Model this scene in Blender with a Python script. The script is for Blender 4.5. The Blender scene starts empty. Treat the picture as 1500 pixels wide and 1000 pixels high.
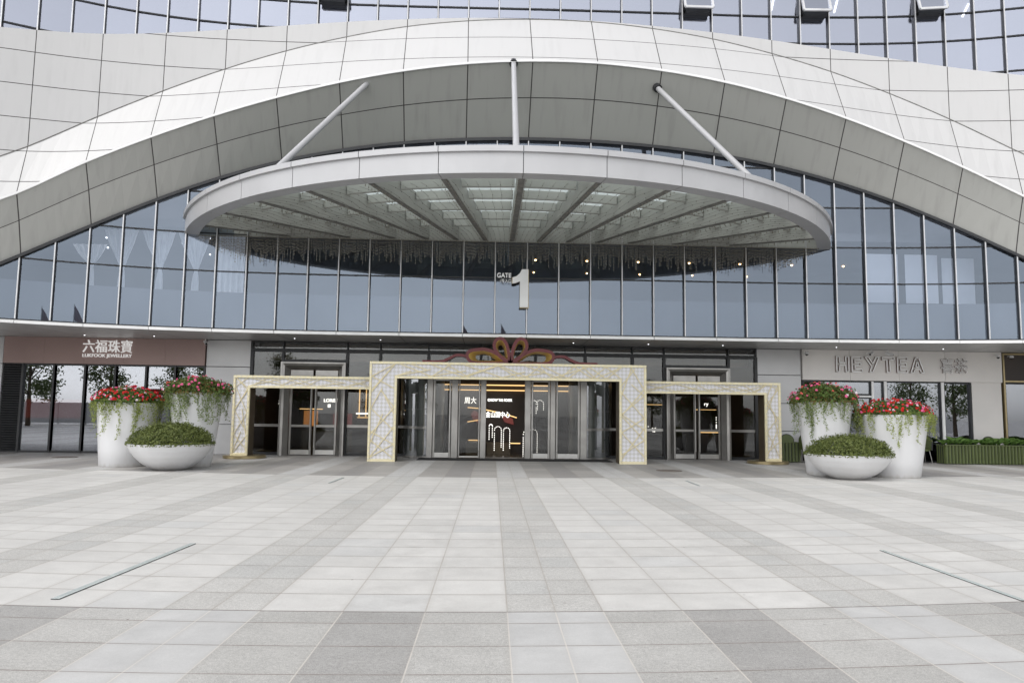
import bpy, math, random
from mathutils import Vector
random.seed(7)
sc = bpy.context.scene
rad = math.radians

# ------------------------------------------------------------------ camera
CAM_H, PITCH, YAW, ROLL = 1.55, math.atan(105/1090.), rad(2.0), rad(0.75)
cf = Vector((math.sin(YAW)*math.cos(PITCH), math.cos(YAW)*math.cos(PITCH), math.sin(PITCH)))
cr0 = Vector((math.cos(YAW), -math.sin(YAW), 0)); cu0 = cr0.cross(cf)
cr = cr0*math.cos(ROLL)+cu0*math.sin(ROLL); cu = cr.cross(cf)
cam_d = bpy.data.cameras.new('camera'); cam = bpy.data.objects.new('camera', cam_d)
sc.collection.objects.link(cam); sc.camera = cam
from mathutils import Matrix
m = Matrix((cr, cu, -cf)).transposed().to_4x4(); m.translation = Vector((0, 0, CAM_H)); cam.matrix_world = m
cam_d.sensor_width = 36; cam_d.lens = 36*1090/1500.; cam_d.clip_start = .1; cam_d.clip_end = 3000

# ------------------------------------------------------------------ sky, sun, exposure
SUN_EL, SUN_AZ = rad(52), rad(215)      # azimuth clockwise from +Y: high behind the camera
w = bpy.data.worlds.new('World'); sc.world = w; w.use_nodes = True
nt = w.node_tree; nt.nodes.clear()
sky = nt.nodes.new('ShaderNodeTexSky'); sky.sky_type = 'NISHITA'; sky.sun_disc = False
sky.sun_elevation = SUN_EL; sky.sun_rotation = SUN_AZ; sky.dust_density = 1.2; sky.air_density = 1.0
hs = nt.nodes.new('ShaderNodeHueSaturation'); hs.inputs['Saturation'].default_value = .09
bg = nt.nodes.new('ShaderNodeBackground'); bg.inputs['Strength'].default_value = .15
wo = nt.nodes.new('ShaderNodeOutputWorld')
nt.links.new(sky.outputs[0], hs.inputs['Color']); nt.links.new(hs.outputs[0], bg.inputs['Color']); nt.links.new(bg.outputs[0], wo.inputs['Surface'])
sd = bpy.data.lights.new('sun', 'SUN'); sd.energy = .65; sd.angle = rad(45); sd.color = (1, .97, .93)
sun = bpy.data.objects.new('sun', sd); sc.collection.objects.link(sun)
sv = Vector((math.sin(SUN_AZ)*math.cos(SUN_EL), math.cos(SUN_AZ)*math.cos(SUN_EL), math.sin(SUN_EL)))
sun.rotation_euler = sv.to_track_quat('Z', 'Y').to_euler(); sun.location = sv*60
sc.view_settings.view_transform = 'Standard'; sc.view_settings.look = 'None'
sc.view_settings.exposure = 0.92; sc.view_settings.gamma = 1

# ------------------------------------------------------------------ materials
class X_:
    """tiny wrapper that turns python arithmetic into Math nodes"""
    def __init__(s, t, v): s.t, s.v = t, v
    def op(s, o, *a):
        n = s.t.nodes.new('ShaderNodeMath'); n.operation = o
        for i, q in enumerate((s,)+a):
            if isinstance(q, X_): s.t.links.new(q.v, n.inputs[i])
            else: n.inputs[i].default_value = q
        return X_(s.t, n.outputs[0])
    def __add__(s, o): return s.op('ADD', o)
    __radd__ = __add__
    def __sub__(s, o): return s.op('SUBTRACT', o)
    def __rsub__(s, o): return (s*-1)+o
    def __mul__(s, o): return s.op('MULTIPLY', o)
    __rmul__ = __mul__
    def __truediv__(s, o): return s.op('DIVIDE', o)
    def floor(s): return s.op('FLOOR')
    def frac(s): return s.op('FRACT')
    def abs(s): return s.op('ABSOLUTE')
    def lt(s, o): return s.op('LESS_THAN', o)
    def gt(s, o): return s.op('GREATER_THAN', o)
    def mx(s, o): return s.op('MAXIMUM', o)
    def mn(s, o): return s.op('MINIMUM', o)
    def edge(s, hw):            # 1 near an integer value
        return (((s+.5).frac()-.5).abs()).lt(hw)

def mat(name, col, rough=.5, metal=0, spec=.5, emit=None, es=0):
    m = bpy.data.materials.new(name); m.use_nodes = True
    b = m.node_tree.nodes['Principled BSDF']
    b.inputs['Base Color'].default_value = (*col, 1); b.inputs['Roughness'].default_value = rough
    b.inputs['Metallic'].default_value = metal; b.inputs['Specular IOR Level'].default_value = spec
    if emit: b.inputs['Emission Color'].default_value = (*emit, 1); b.inputs['Emission Strength'].default_value = es
    return m
def noise(t, scale, detail=3, vec=None, rough=.5, coord='Object'):
    n = t.nodes.new('ShaderNodeTexNoise'); n.inputs['Scale'].default_value = scale; n.inputs['Detail'].default_value = detail
    n.inputs['Roughness'].default_value = rough
    if vec is None:
        c = t.nodes.new('ShaderNodeTexCoord'); vec = c.outputs[coord]
    t.links.new(vec, n.inputs['Vector']); return X_(t, n.outputs['Fac'])
def mixc(t, f, a, b, mode='MIX'):
    n = t.nodes.new('ShaderNodeMix'); n.data_type = 'RGBA'; n.blend_type = mode
    ins = [n.inputs[0], n.inputs[6], n.inputs[7]]
    for i, q in zip(ins, (f, a, b)):
        if isinstance(q, X_): t.links.new(q.v, i)
        elif hasattr(q, 'is_linked'): t.links.new(q, i)
        elif isinstance(q, (int, float)): i.default_value = q
        else: i.default_value = (*q, 1)
    return n.outputs[2]
def comb(t, x, y, z=0):
    n = t.nodes.new('ShaderNodeCombineXYZ')
    for i, q in enumerate((x, y, z)):
        if isinstance(q, X_): t.links.new(q.v, n.inputs[i])
        else: n.inputs[i].default_value = q
    return n.outputs[0]
def sepo(t, coord='Object'):
    c = t.nodes.new('ShaderNodeTexCoord'); s = t.nodes.new('ShaderNodeSeparateXYZ'); t.links.new(c.outputs[coord], s.inputs[0])
    return [X_(t, s.outputs[i]) for i in range(3)]
def wn(t, vec):
    n = t.nodes.new('ShaderNodeTexWhiteNoise'); n.noise_dimensions = '3D'; t.links.new(vec, n.inputs[0]); return X_(t, n.outputs['Value'])
def varied(name, a, b, scale=4, rough=.5, metal=0, detail=4, rvar=0, bump=0, bscale=40):
    m = mat(name, a, rough, metal); t = m.node_tree; B = t.nodes['Principled BSDF']
    n = noise(t, scale, detail)
    t.links.new(mixc(t, ((n-.3)*2.5).mx(0).mn(1), a, b), B.inputs['Base Color'])
    if rvar: t.links.new((n*rvar+(rough-rvar/2)).v, B.inputs['Roughness'])
    if bump:
        bn = t.nodes.new('ShaderNodeBump'); bn.inputs['Distance'].default_value = bump; n2 = noise(t, bscale, 4)
        t.links.new(n2.v, bn.inputs['Height']); t.links.new(bn.outputs[0], B.inputs['Normal'])
    return m
def glass(name, tcol, gcol, fac, rough=.0, fres=.25):
    m = bpy.data.materials.new(name); m.use_nodes = True; t = m.node_tree; t.nodes.clear()
    o = t.nodes.new('ShaderNodeOutputMaterial'); mx = t.nodes.new('ShaderNodeMixShader')
    tr = t.nodes.new('ShaderNodeBsdfTransparent'); tr.inputs[0].default_value = (*tcol, 1)
    gl = t.nodes.new('ShaderNodeBsdfGlossy'); gl.inputs['Color'].default_value = (*gcol, 1); gl.inputs['Roughness'].default_value = rough
    lw = t.nodes.new('ShaderNodeLayerWeight'); lw.inputs['Blend'].default_value = .25
    f = (X_(t, lw.outputs['Fresnel'])*fres+fac).mn(1)
    n = noise(t, .35, 4); f = f+(n-.5)*.06
    t.links.new(f.v, mx.inputs[0]); t.links.new(tr.outputs[0], mx.inputs[1]); t.links.new(gl.outputs[0], mx.inputs[2]); t.links.new(mx.outputs[0], o.inputs[0])
    return m
def emis(name, col, s): return mat(name, (.1, .1, .1), .5, 0, .2, col, s)

def panel_mat(name, a, b, rough, hw_u, hw_v, metal=0, dark=(.05, .045, .045), streak=.04):
    """cladding panels: joints at whole numbers of the UV map, panels vary slightly, faint rain streaks"""
    m = mat(name, a, rough, metal); t = m.node_tree; B = t.nodes['Principled BSDF']
    u, v, _ = sepo(t, 'UV')
    j = u.edge(hw_u).mx(v.edge(hw_v))
    vn = wn(t, comb(t, (u+.0).floor(), v.floor()))
    st = noise(t, 1.0, 5, comb(t, u*9, v*.7)); cl = noise(t, .5, 4)
    c1 = mixc(t, vn*.45+cl*.5, a, b)
    c2 = mixc(t, ((st-.52)*3).mx(0).mn(1)*streak*6, c1, tuple(x*.62 for x in a))
    t.links.new(mixc(t, j, c2, dark), B.inputs['Base Color'])
    t.links.new((j*.4+rough+cl*.08).v, B.inputs['Roughness'])
    bn = t.nodes.new('ShaderNodeBump'); bn.inputs['Distance'].default_value = .012; bn.inputs['Strength'].default_value = .5
    t.links.new(((1-j)+noise(t, .8, 2)*.35).v, bn.inputs['Height']); t.links.new(bn.outputs[0], B.inputs['Normal'])
    return m

M = {}
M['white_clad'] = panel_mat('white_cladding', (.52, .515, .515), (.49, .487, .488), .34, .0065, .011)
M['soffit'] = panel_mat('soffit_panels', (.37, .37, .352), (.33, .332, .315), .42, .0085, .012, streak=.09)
M['grey_wall'] = varied('grey_wall_panels', (.50, .50, .505), (.44, .44, .445), .9, .38, .3, rvar=.1)
M['sign_wall'] = varied('pale_stone_wall', (.68, .655, .63), (.61, .59, .57), .7, .5, 0, rvar=.1)
M['brown'] = varied('brown_sign_panel', (.31, .215, .195), (.27, .185, .17), .8, .42, .1)
M['trim'] = varied('white_trim', (.78, .78, .78), (.68, .68, .68), 1.5, .35)
M['dark'] = varied('dark_frame', (.018, .019, .021), (.03, .031, .034), 3, .4, .2)
M['cap'] = varied('mullion_cap', (.62, .62, .63), (.5, .5, .51), 2, .35, .4)
M['steel'] = varied('brushed_steel', (.36, .35, .335), (.27, .262, .25), 2, .33, .85, rvar=.12)
M['drum'] = varied('column_cladding', (.30, .31, .285), (.24, .25, .23), 1.5, .28, .5)
M['steel_l'] = varied('bright_steel', (.6, .59, .57), (.48, .47, .455), 3, .28, .8)
M['canopy'] = varied('canopy_aluminium', (.44, .44, .45), (.40, .40, .41), .8, .36, .15, rvar=.1)
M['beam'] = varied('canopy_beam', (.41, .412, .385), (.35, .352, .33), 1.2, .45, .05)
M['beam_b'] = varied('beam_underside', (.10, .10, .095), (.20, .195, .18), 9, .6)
M['ceil'] = varied('overhang_ceiling', (.55, .55, .55), (.48, .48, .48), 1, .4, .3)
M['gold'] = varied('gold_border', (.76, .69, .47), (.69, .62, .41), 4, .38, .2, rvar=.1)
M['gold_d'] = varied('gold_stick', (.70, .62, .40), (.62, .54, .34), 5, .4, .15)
M['brass'] = varied('brass', (.38, .31, .18), (.31, .25, .14), 4, .3, .8)
M['bronze'] = varied('bronze_side', (.10, .075, .04), (.07, .05, .03), 2, .45, .3)
M['gold_in'] = varied('gold_lining', (.60, .43, .13), (.50, .34, .10), 3, .4, .15)
M['red'] = varied('red_ribbon', (.12, .016, .02), (.09, .012, .015), 2, .5)
M['pot'] = varied('white_pot', (.65, .65, .66), (.60, .60, .608), 1.1, .36, rvar=.1)
def grime_contact_shade(m):
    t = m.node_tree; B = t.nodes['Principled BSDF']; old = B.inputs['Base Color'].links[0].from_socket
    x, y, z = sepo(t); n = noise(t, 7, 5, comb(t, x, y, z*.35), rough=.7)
    low = (1-z*7).mx(0); k = (((n-.5)*3+low*1.2-.35).mx(0).mn(1))*.45  # patchy dirt that also paints a contact shadow, darker towards the base
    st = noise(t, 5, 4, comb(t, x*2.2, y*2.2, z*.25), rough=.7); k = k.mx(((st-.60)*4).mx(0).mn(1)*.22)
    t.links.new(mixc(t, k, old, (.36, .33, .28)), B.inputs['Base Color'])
grime_contact_shade(M['pot'])
M['soil'] = varied('soil', (.03, .02, .012), (.05, .035, .02), 20, .9)
M['green_box'] = varied('green_metal', (.085, .11, .035), (.065, .085, .026), 2, .5)
M['rubber'] = varied('door_mat', (.012, .012, .013), (.02, .02, .021), 15, .85)
M['room'] = varied('room_wall', (.16, .16, .17), (.11, .11, .12), .5, .8)
M['room_l'] = varied('spandrel_back', (.11, .12, .14), (.095, .105, .12), .5, .8)
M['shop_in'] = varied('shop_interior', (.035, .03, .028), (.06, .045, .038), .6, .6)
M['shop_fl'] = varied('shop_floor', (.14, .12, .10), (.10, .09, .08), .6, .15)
M['bulk'] = varied('bronze_bulkhead', (.20, .165, .12), (.15, .12, .09), .6, .4, .3)
M['curtain'] = varied('sheer_curtain', (.75, .77, .80), (.62, .64, .68), 3, .9)
M['blind'] = varied('roller_blind', (.55, .57, .62), (.48, .5, .55), 1, .8)
M['letters'] = mat('letter_white', (.90, .90, .90), .35)
M['let_brown'] = mat('letter_side', (.17, .10, .08), .5)
M['let_emit'] = emis('letter_lit', (1, .97, .9), 1.6)
M['let_sign'] = emis('sign_letter_lit', (1, .98, .96), .3)
M['warm'] = emis('warm_lamp', (1, .62, .25), 9)
M['warm2'] = emis('warm_strip', (1, .62, .25), .9)
M['cold'] = emis('cold_lamp', (.95, .97, 1), 2.5)
M['strip'] = emis('strip_lamp', (1, 1, 1), 2.2)
M['red_disp'] = emis('red_display', (.75, .05, .04), .09)
M['orange_disp'] = emis('orange_display', (1, .38, .08), .2)
M['lens'] = mat('camera_lens', (.01, .01, .01), .1)
M['cctv'] = mat('camera_shell', (.68, .68, .68), .4)
M['bead'] = mat('lamp_bead', (.20, .18, .14), .3)
M['bead_l'] = mat('net_bead', (.14, .135, .12), .4)
M['glass_up'] = glass('glass_curtain', (.80, .84, .90), (.57, .66, .79), .195)
M['glass_top'] = glass('glass_upper_storey', (.62, .65, .72), (.82, .86, 1.0), .42)
M['glass_shop'] = glass('glass_shop', (.72, .74, .75), (.72, .74, .80), .30)
M['glass_dark'] = glass('glass_entrance', (.80, .80, .79), (.55, .56, .57), .09)
def frosted():
    m = bpy.data.materials.new('canopy_glass'); m.use_nodes = True; t = m.node_tree; t.nodes.clear()
    o = t.nodes.new('ShaderNodeOutputMaterial'); mx = t.nodes.new('ShaderNodeMixShader'); mx2 = t.nodes.new('ShaderNodeMixShader')
    a = t.nodes.new('ShaderNodeBsdfTransparent'); a.inputs[0].default_value = (.60, .66, .64, 1)
    b = t.nodes.new('ShaderNodeBsdfTranslucent'); b.inputs[0].default_value = (.62, .68, .66, 1)
    c = t.nodes.new('ShaderNodeBsdfGlossy'); c.inputs[0].default_value = (.6, .65, .65, 1); c.inputs['Roughness'].default_value = .1
    mx.inputs[0].default_value = .65; mx2.inputs[0].default_value = .1
    t.links.new(a.outputs[0], mx.inputs[1]); t.links.new(b.outputs[0], mx.inputs[2]); t.links.new(mx.outputs[0], mx2.inputs[1]); t.links.new(c.outputs[0], mx2.inputs[2]); t.links.new(mx2.outputs[0], o.inputs[0])
    return m
M['canopy_glass'] = frosted()
def leafmat(name, a, b, c=None, scale=14):
    m = mat(name, a, .55, 0, .35); t = m.node_tree; B = t.nodes['Principled BSDF']
    n = noise(t, scale, 2); g = t.nodes.new('ShaderNodeNewGeometry'); r = X_(t, g.outputs['Random Per Island'])
    t.links.new(mixc(t, ((n-.5)*1.6+r*.9).mx(0).mn(1), a, b), B.inputs['Base Color'])
    tl = t.nodes.new('ShaderNodeBsdfTranslucent'); tl.inputs[0].default_value = (*b, 1); ms = t.nodes.new('ShaderNodeMixShader'); ms.inputs[0].default_value = .25
    o = t.nodes['Material Output']; t.links.new(B.outputs[0], ms.inputs[1]); t.links.new(tl.outputs[0], ms.inputs[2]); t.links.new(ms.outputs[0], o.inputs[0])
    return m
M['leaf'] = leafmat('bush_leaf', (.06, .085, .02), (.19, .22, .065))
M['leaf_f'] = leafmat('flower_leaf', (.05, .09, .018), (.11, .16, .035))
M['leaf_br'] = leafmat('reddish_leaf', (.12, .05, .02), (.16, .13, .03))
M['vine'] = leafmat('vine_leaf', (.17, .22, .045), (.36, .40, .12))
M['vine_g'] = leafmat('vine_leaf_green', (.10, .15, .04), (.25, .30, .11))
M['fern'] = leafmat('fern_leaf', (.07, .15, .03), (.16, .27, .06))
M['fl_red'] = leafmat('petal_red', (.50, .008, .015), (.72, .03, .03), scale=5)
M['fl_pink'] = leafmat('petal_pink', (.68, .07, .22), (.80, .20, .38), scale=5)
M['fl_white'] = leafmat('petal_white', (.75, .55, .62), (.85, .8, .82), scale=5)
M['fl_coral'] = leafmat('petal_coral', (.65, .08, .07), (.75, .16, .14), scale=5)
M['tree_leaf'] = leafmat('tree_leaf', (.06, .09, .03), (.15, .19, .075), scale=2)
M['bark'] = varied('bark', (.10, .075, .05), (.06, .045, .03), 6, .9)

def checker():
    m = mat('diamond_panel', (.7, .7, .76), .45); t = m.node_tree; B = t.nodes['Principled BSDF']
    x, y, z = sepo(t); s = 1/.125
    a = ((x+z)*s).floor(); b = ((x-z)*s).floor(); par = ((a+b)*.5).frac().gt(.25)
    t.links.new(mixc(t, par, (.66, .655, .70), (.53, .52, .50)), B.inputs['Base Color'])
    return m
M['checker'] = checker()

def ground_mat():
    m = mat('plaza_paving', (.5, .5, .5), .6); t = m.node_tree; B = t.nodes['Principled BSDF']
    x, y, z = sepo(t)
    dx = x+.6; q = dx*dx
    v = y - q*.0165/(1+q*.004)
    u = (x-(y-6)*.0095-.2)/2.68
    per = u.floor(); f = u.frac()*2.68                      # 0 .. 2.68 within the period
    dark_z = f.lt(.76)
    # index of tile inside the period and distance to the nearest long joint
    ti = dark_z*((f/.38).floor())+(1-dark_z)*(((f-.76)/.64).floor()+2)
    du = dark_z*((((f/.38)+.5).frac()-.5).abs()*.38)+(1-dark_z)*(((((f-.76)/.64)+.5).frac()-.5).abs()*.64)
    z1 = v.lt(6.0); z3 = v.gt(18.2)
    vv = (v-6.0)/.56
    vv1 = (v-5.68)/.54
    vsel = z1*vv1+(1-z1)*vv
    dv = ((vsel+.5).frac()-.5).abs()*.55
    seam = ((v-6.0).abs()).lt(.011).mx(((v-18.2).abs()).lt(.02))
    rnd = wn(t, comb(t, per*7.0+ti, vsel.floor(), z1*3))
    rnd2 = wn(t, comb(t, per*7.0+ti, vsel.floor(), 11.0)); sw = (rnd2.gt(.93))
    mid = (ti-3).abs().lt(.5)                                # centre tile of the wide band
    # rough granite speckle, fine grain and large soft stains
    sp = noise(t, 120, 3, rough=.8); st = noise(t, .55, 6, rough=.62); st2 = noise(t, 3.2, 6, rough=.7)
    light = mixc(t, rnd, (.56, .55, .532), (.52, .51, .492)); light = mixc(t, sw*.6, light, (.49, .49, .485))
    darkc = mixc(t, rnd, (.465, .457, .440), (.43, .421, .404)); darkc = mixc(t, (rnd2.gt(.8))*.6, darkc, (.42, .42, .41))
    mid2 = mixc(t, dark_z, light, darkc)
    blu = mixc(t, rnd, (.485, .482, .476), (.45, .447, .442))
    c1a = mixc(t, mid, mixc(t, rnd, (.415, .407, .392), (.38, .372, .357)), mixc(t, rnd, (.335, .328, .318), (.31, .302, .293)))
    c1 = mixc(t, dark_z, c1a, blu)
    c3 = mixc(t, dark_z, mixc(t, mid, mixc(t, rnd, (.36, .345, .33), (.30, .29, .28)), (.27, .26, .255)), (.44, .435, .43))
    col = mixc(t, z1, mid2, c1); col = mixc(t, z3, col, c3)
    # rough tiles carry stronger speckle
    rough_t = dark_z*(1-z1)+(1-dark_z)*z1
    amp = rough_t*.75+.22
    sp2 = noise(t, 34, 3, rough=.7); k = 1+(sp-.5)*amp*2+(sp2-.5)*(amp*.8)+(st-.5)*.38+(st2-.5)*.34
    col = mixc(t, 1.0, col, comb(t, k, k, k), 'MULTIPLY')
    scr = noise(t, 1.0, 4, comb(t, x*1.5+y*.4, y*9, 0), rough=.7)
    col = mixc(t, ((scr-.63)*6).mx(0).mn(1)*.35*rough_t, col, (.62, .61, .59))
    spot = t.nodes.new('ShaderNodeTexVoronoi'); spot.inputs['Scale'].default_value = 1.3
    c0 = t.nodes.new('ShaderNodeTexCoord'); t.links.new(c0.outputs['Object'], spot.inputs['Vector'])
    col = mixc(t, X_(t, spot.outputs['Distance']).lt(.016)*.75, col, (.09, .08, .075))
    gv = dv.lt(.0055); gu = du.lt(.0055)
    halo = (1-(dv.mn(du))*18).mx(0)*(st2*1.6-.35).mx(0); col = mixc(t, halo*.28, col, (.27, .24, .21))
    stn = noise(t, .9, 6, comb(t, x+31, y*1.0, 3), rough=.75); col = mixc(t, ((stn-.57)*7).mx(0).mn(1)*.20, col, (.27, .255, .235))
    pale = noise(t, 1.7, 6, comb(t, x-11, y*.8, 8), rough=.8); col = mixc(t, ((pale-.60)*8).mx(0).mn(1)*.28, col, (.60, .59, .57))
    gum = t.nodes.new('ShaderNodeTexVoronoi'); gum.inputs['Scale'].default_value = 3.1; t.links.new(c0.outputs['Object'], gum.inputs['Vector'])
    gsel = X_(t, gum.outputs['Distance']).lt(.05)*wn(t, gum.outputs['Position']).gt(.86); col = mixc(t, gsel*.45, col, (.16, .15, .14))
    gn = noise(t, 2.0, 4)
    thin = 1-(1-z1)*.0
    col = mixc(t, gv*(gn*1.3+.1).mn(1), col, (.17, .135, .12)); col = mixc(t, gu*(gn*.9+.05), col, mixc(t, z1, (.33, .295, .26), (.62, .58, .53)))
    col = mixc(t, seam*.75, col, (.16, .14, .13))
    t.links.new(col, B.inputs['Base Color'])
    t.links.new((.62-(1-rough_t)*.10+(st2-.5)*.3).v, B.inputs['Roughness'])
    bn = t.nodes.new('ShaderNodeBump'); bn.inputs['Distance'].default_value = .004; bn.inputs['Strength'].default_value = .6
    t.links.new(((1-gv.mx(gu))+sp*rough_t*.5).v, bn.inputs['Height']); t.links.new(bn.outputs[0], B.inputs['Normal'])
    return m
M['ground'] = ground_mat()

# ------------------------------------------------------------------ mesh helpers
col = sc.collection
def root_loc(o):
    while o is not None and o.parent is not None: o = o.parent
    return o.location.copy() if o is not None else Vector((0, 0, 0))
def tag(o, label=None, cat=None, group=None, kind=None):
    if label: o['label'] = label
    if cat: o['category'] = cat
    if group: o['group'] = group
    if kind: o['kind'] = kind
    return o
def empty(name, loc, label=None, cat=None, group=None):
    o = bpy.data.objects.new(name, None); o.empty_display_size = .3; col.objects.link(o); o.location = loc
    return tag(o, label, cat, group)
class MB:
    def __init__(s): s.v, s.f, s.mi, s.uv = [], [], [], {}
    def face(s, pts, mi=0, uv=None):
        b = len(s.v); s.v += [tuple(p) for p in pts]; s.f.append(tuple(range(b, b+len(pts)))); s.mi.append(mi)
        if uv: s.uv[len(s.f)-1] = uv
    def quads(s, vs, fs, mi=0):
        b = len(s.v); s.v += [tuple(p) for p in vs]
        for f in fs: s.f.append(tuple(b+i for i in f)); s.mi.append(mi)
    def box(s, x0, x1, y0, y1, z0, z1, mi=0):
        s.quads([(x0, y0, z0), (x1, y0, z0), (x1, y1, z0), (x0, y1, z0), (x0, y0, z1), (x1, y0, z1), (x1, y1, z1), (x0, y1, z1)],
                [(0, 3, 2, 1), (4, 5, 6, 7), (0, 1, 5, 4), (1, 2, 6, 5), (2, 3, 7, 6), (3, 0, 4, 7)], mi)
    def bbox(s, x0, x1, y0, y1, z0, z1, c=.01, mi=0):      # box with chamfered vertical and top edges
        prof = [(x0+c, y0), (x1-c, y0), (x1, y0+c), (x1, y1-c), (x1-c, y1), (x0+c, y1), (x0, y1-c), (x0, y0+c)]
        cx, cy = (x0+x1)/2, (y0+y1)/2
        def ins(p): return (p[0]+(c if p[0] < cx else -c), p[1]+(c if p[1] < cy else -c))
        v = [(*p, z0) for p in prof]+[(*p, z1-c) for p in prof]+[(*ins(p), z1) for p in prof]
        f = [tuple(range(7, -1, -1)), tuple(range(16, 24))]
        for k in (0, 8):
            for i in range(8): f.append((k+i, k+(i+1) % 8, k+8+(i+1) % 8, k+8+i))
        s.quads(v, f, mi)
    def beam(s, a, b, wx, h, mi=0, up=Vector((0, 0, 1))):  # box beam from a to b, wx wide, h high (centred)
        a, b = Vector(a), Vector(b); d = (b-a).normalized(); r = d.cross(up).normalized(); u = r.cross(d)
        vs = [p+r*sx*wx/2+u*sz*h/2 for p in (a, b) for sx, sz in ((-1, -1), (1, -1), (1, 1), (-1, 1))]
        s.quads(vs, [(0, 1, 2, 3), (7, 6, 5, 4), (0, 4, 5, 1), (1, 5, 6, 2), (2, 6, 7, 3), (3, 7, 4, 0)], mi)
    def tube(s, pts, r, n=8, mi=0, cap=True):
        pts = [Vector(p) for p in pts]; rs = r if isinstance(r, (list, tuple)) else [r]*len(pts)
        b = len(s.v); ref = Vector((.13, .27, .95))
        for i, p in enumerate(pts):
            d = (pts[min(i+1, len(pts)-1)]-pts[max(i-1, 0)]).normalized()
            a = d.cross(ref); a = a.normalized() if a.length > 1e-4 else Vector((1, 0, 0)); c = d.cross(a)
            for k in range(n):
                t = 2*math.pi*k/n; s.v.append(tuple(p+(a*math.cos(t)+c*math.sin(t))*rs[i]))
        for i in range(len(pts)-1):
            for k in range(n): s.f.append((b+i*n+k, b+i*n+(k+1) % n, b+(i+1)*n+(k+1) % n, b+(i+1)*n+k)); s.mi.append(mi)
        if cap:
            s.f.append(tuple(b+k for k in range(n-1, -1, -1))); s.mi.append(mi)
            e = b+(len(pts)-1)*n; s.f.append(tuple(e+k for k in range(n))); s.mi.append(mi)
    def lathe(s, cx, cy, prof, n=48, mi=0, close=True):
        b = len(s.v)
        for r, z in prof:
            for k in range(n):
                t = 2*math.pi*k/n; s.v.append((cx+r*math.cos(t), cy+r*math.sin(t), z))
        for i in range(len(prof)-1):
            for k in range(n): s.f.append((b+i*n+k, b+i*n+(k+1) % n, b+(i+1)*n+(k+1) % n, b+(i+1)*n+k)); s.mi.append(mi)
        if close:
            s.f.append(tuple(b+k for k in range(n-1, -1, -1))); s.mi.append(mi)
            e = b+(len(prof)-1)*n; s.f.append(tuple(e+k for k in range(n))); s.mi.append(mi)
    def prism(s, pts, y0, y1, mi=0):                       # polygon in XZ extruded along Y
        n = len(pts); vs = [(x, y0, z) for x, z in pts]+[(x, y1, z) for x, z in pts]
        s.quads(vs, [tuple(range(n)), tuple(range(2*n-1, n-1, -1))]+[(i, n+i, n+(i+1) % n, (i+1) % n) for i in range(n)], mi)
    def leaf(s, p, nrm, size, asp=.55, mi=0, fold=.25):
        n = nrm.normalized(); a = n.cross(Vector((random.uniform(-1, 1), random.uniform(-1, 1), random.uniform(-1, 1))))
        if a.length < 1e-3: a = Vector((1, 0, 0))
        a.normalize(); c = n.cross(a); L = size; W = size*asp
        b = len(s.v); s.v += [tuple(p-a*L/2), tuple(p+c*W/2+n*L*fold), tuple(p+a*L/2), tuple(p-c*W/2+n*L*fold)]
        s.f.append((b, b+1, b+2, b+3)); s.mi.append(mi)
    def build(s, name, mats, parent=None, smooth=False):
        if not isinstance(mats, (list, tuple)): mats = [mats]
        off = root_loc(parent)
        me = bpy.data.meshes.new(name); me.from_pydata([(a-off.x, b-off.y, c-off.z) for a, b, c in s.v], [], s.f)
        for q in mats: me.materials.append(q)
        me.polygons.foreach_set('material_index', s.mi)
        if s.uv:
            ul = me.uv_layers.new(name='UVMap')
            for fi, uvs in s.uv.items():
                for li, q in zip(me.polygons[fi].loop_indices, uvs): ul.data[li].uv = q
        if smooth: me.polygons.foreach_set('use_smooth', [True]*len(me.polygons))
        me.update(); o = bpy.data.objects.new(name, me); col.objects.link(o)
        if parent is not None: o.parent = parent
        return o
def smooth_angle(o, deg=35):
    me = o.data; me.polygons.foreach_set('use_smooth', [True]*len(me.polygons)); me.set_sharp_from_angle(angle=rad(deg))
def text_mesh(txt, width, height, loc, depth, mats, name, parent, outline=0, spacing=1.0, bold=0):
    cv = bpy.data.curves.new('t', 'FONT'); cv.body = txt; cv.space_character = spacing; cv.size = 1
    if outline: cv.fill_mode = 'NONE'; cv.bevel_depth = outline/max(.01, height); cv.bevel_resolution = 1
    else: cv.extrude = .05; cv.offset = bold
    o = bpy.data.objects.new('t', cv); col.objects.link(o); bpy.context.view_layer.update()
    me = bpy.data.meshes.new_from_object(o.evaluated_get(bpy.context.evaluated_depsgraph_get()))
    bpy.data.objects.remove(o)
    xs = [v.co.x for v in me.vertices]; ys = [v.co.y for v in me.vertices]; zs = [v.co.z for v in me.vertices]
    x0, x1, y0, y1, z0, z1 = min(xs), max(xs), min(ys), max(ys), min(zs), max(zs)
    off = root_loc(parent)
    for v in me.vertices:
        c = v.co
        v.co = ((c.x-x0)/(x1-x0)*width+loc[0]-off.x, loc[1]-off.y-depth*((c.z-z0)/(z1-z0)), (c.y-y0)/(y1-y0)*height+loc[2]-off.z)
    me.materials.clear()
    me.materials.append(mats); me.name = name
    ob = bpy.data.objects.new(name, me); col.objects.link(ob); ob.parent = parent
    return ob

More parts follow.
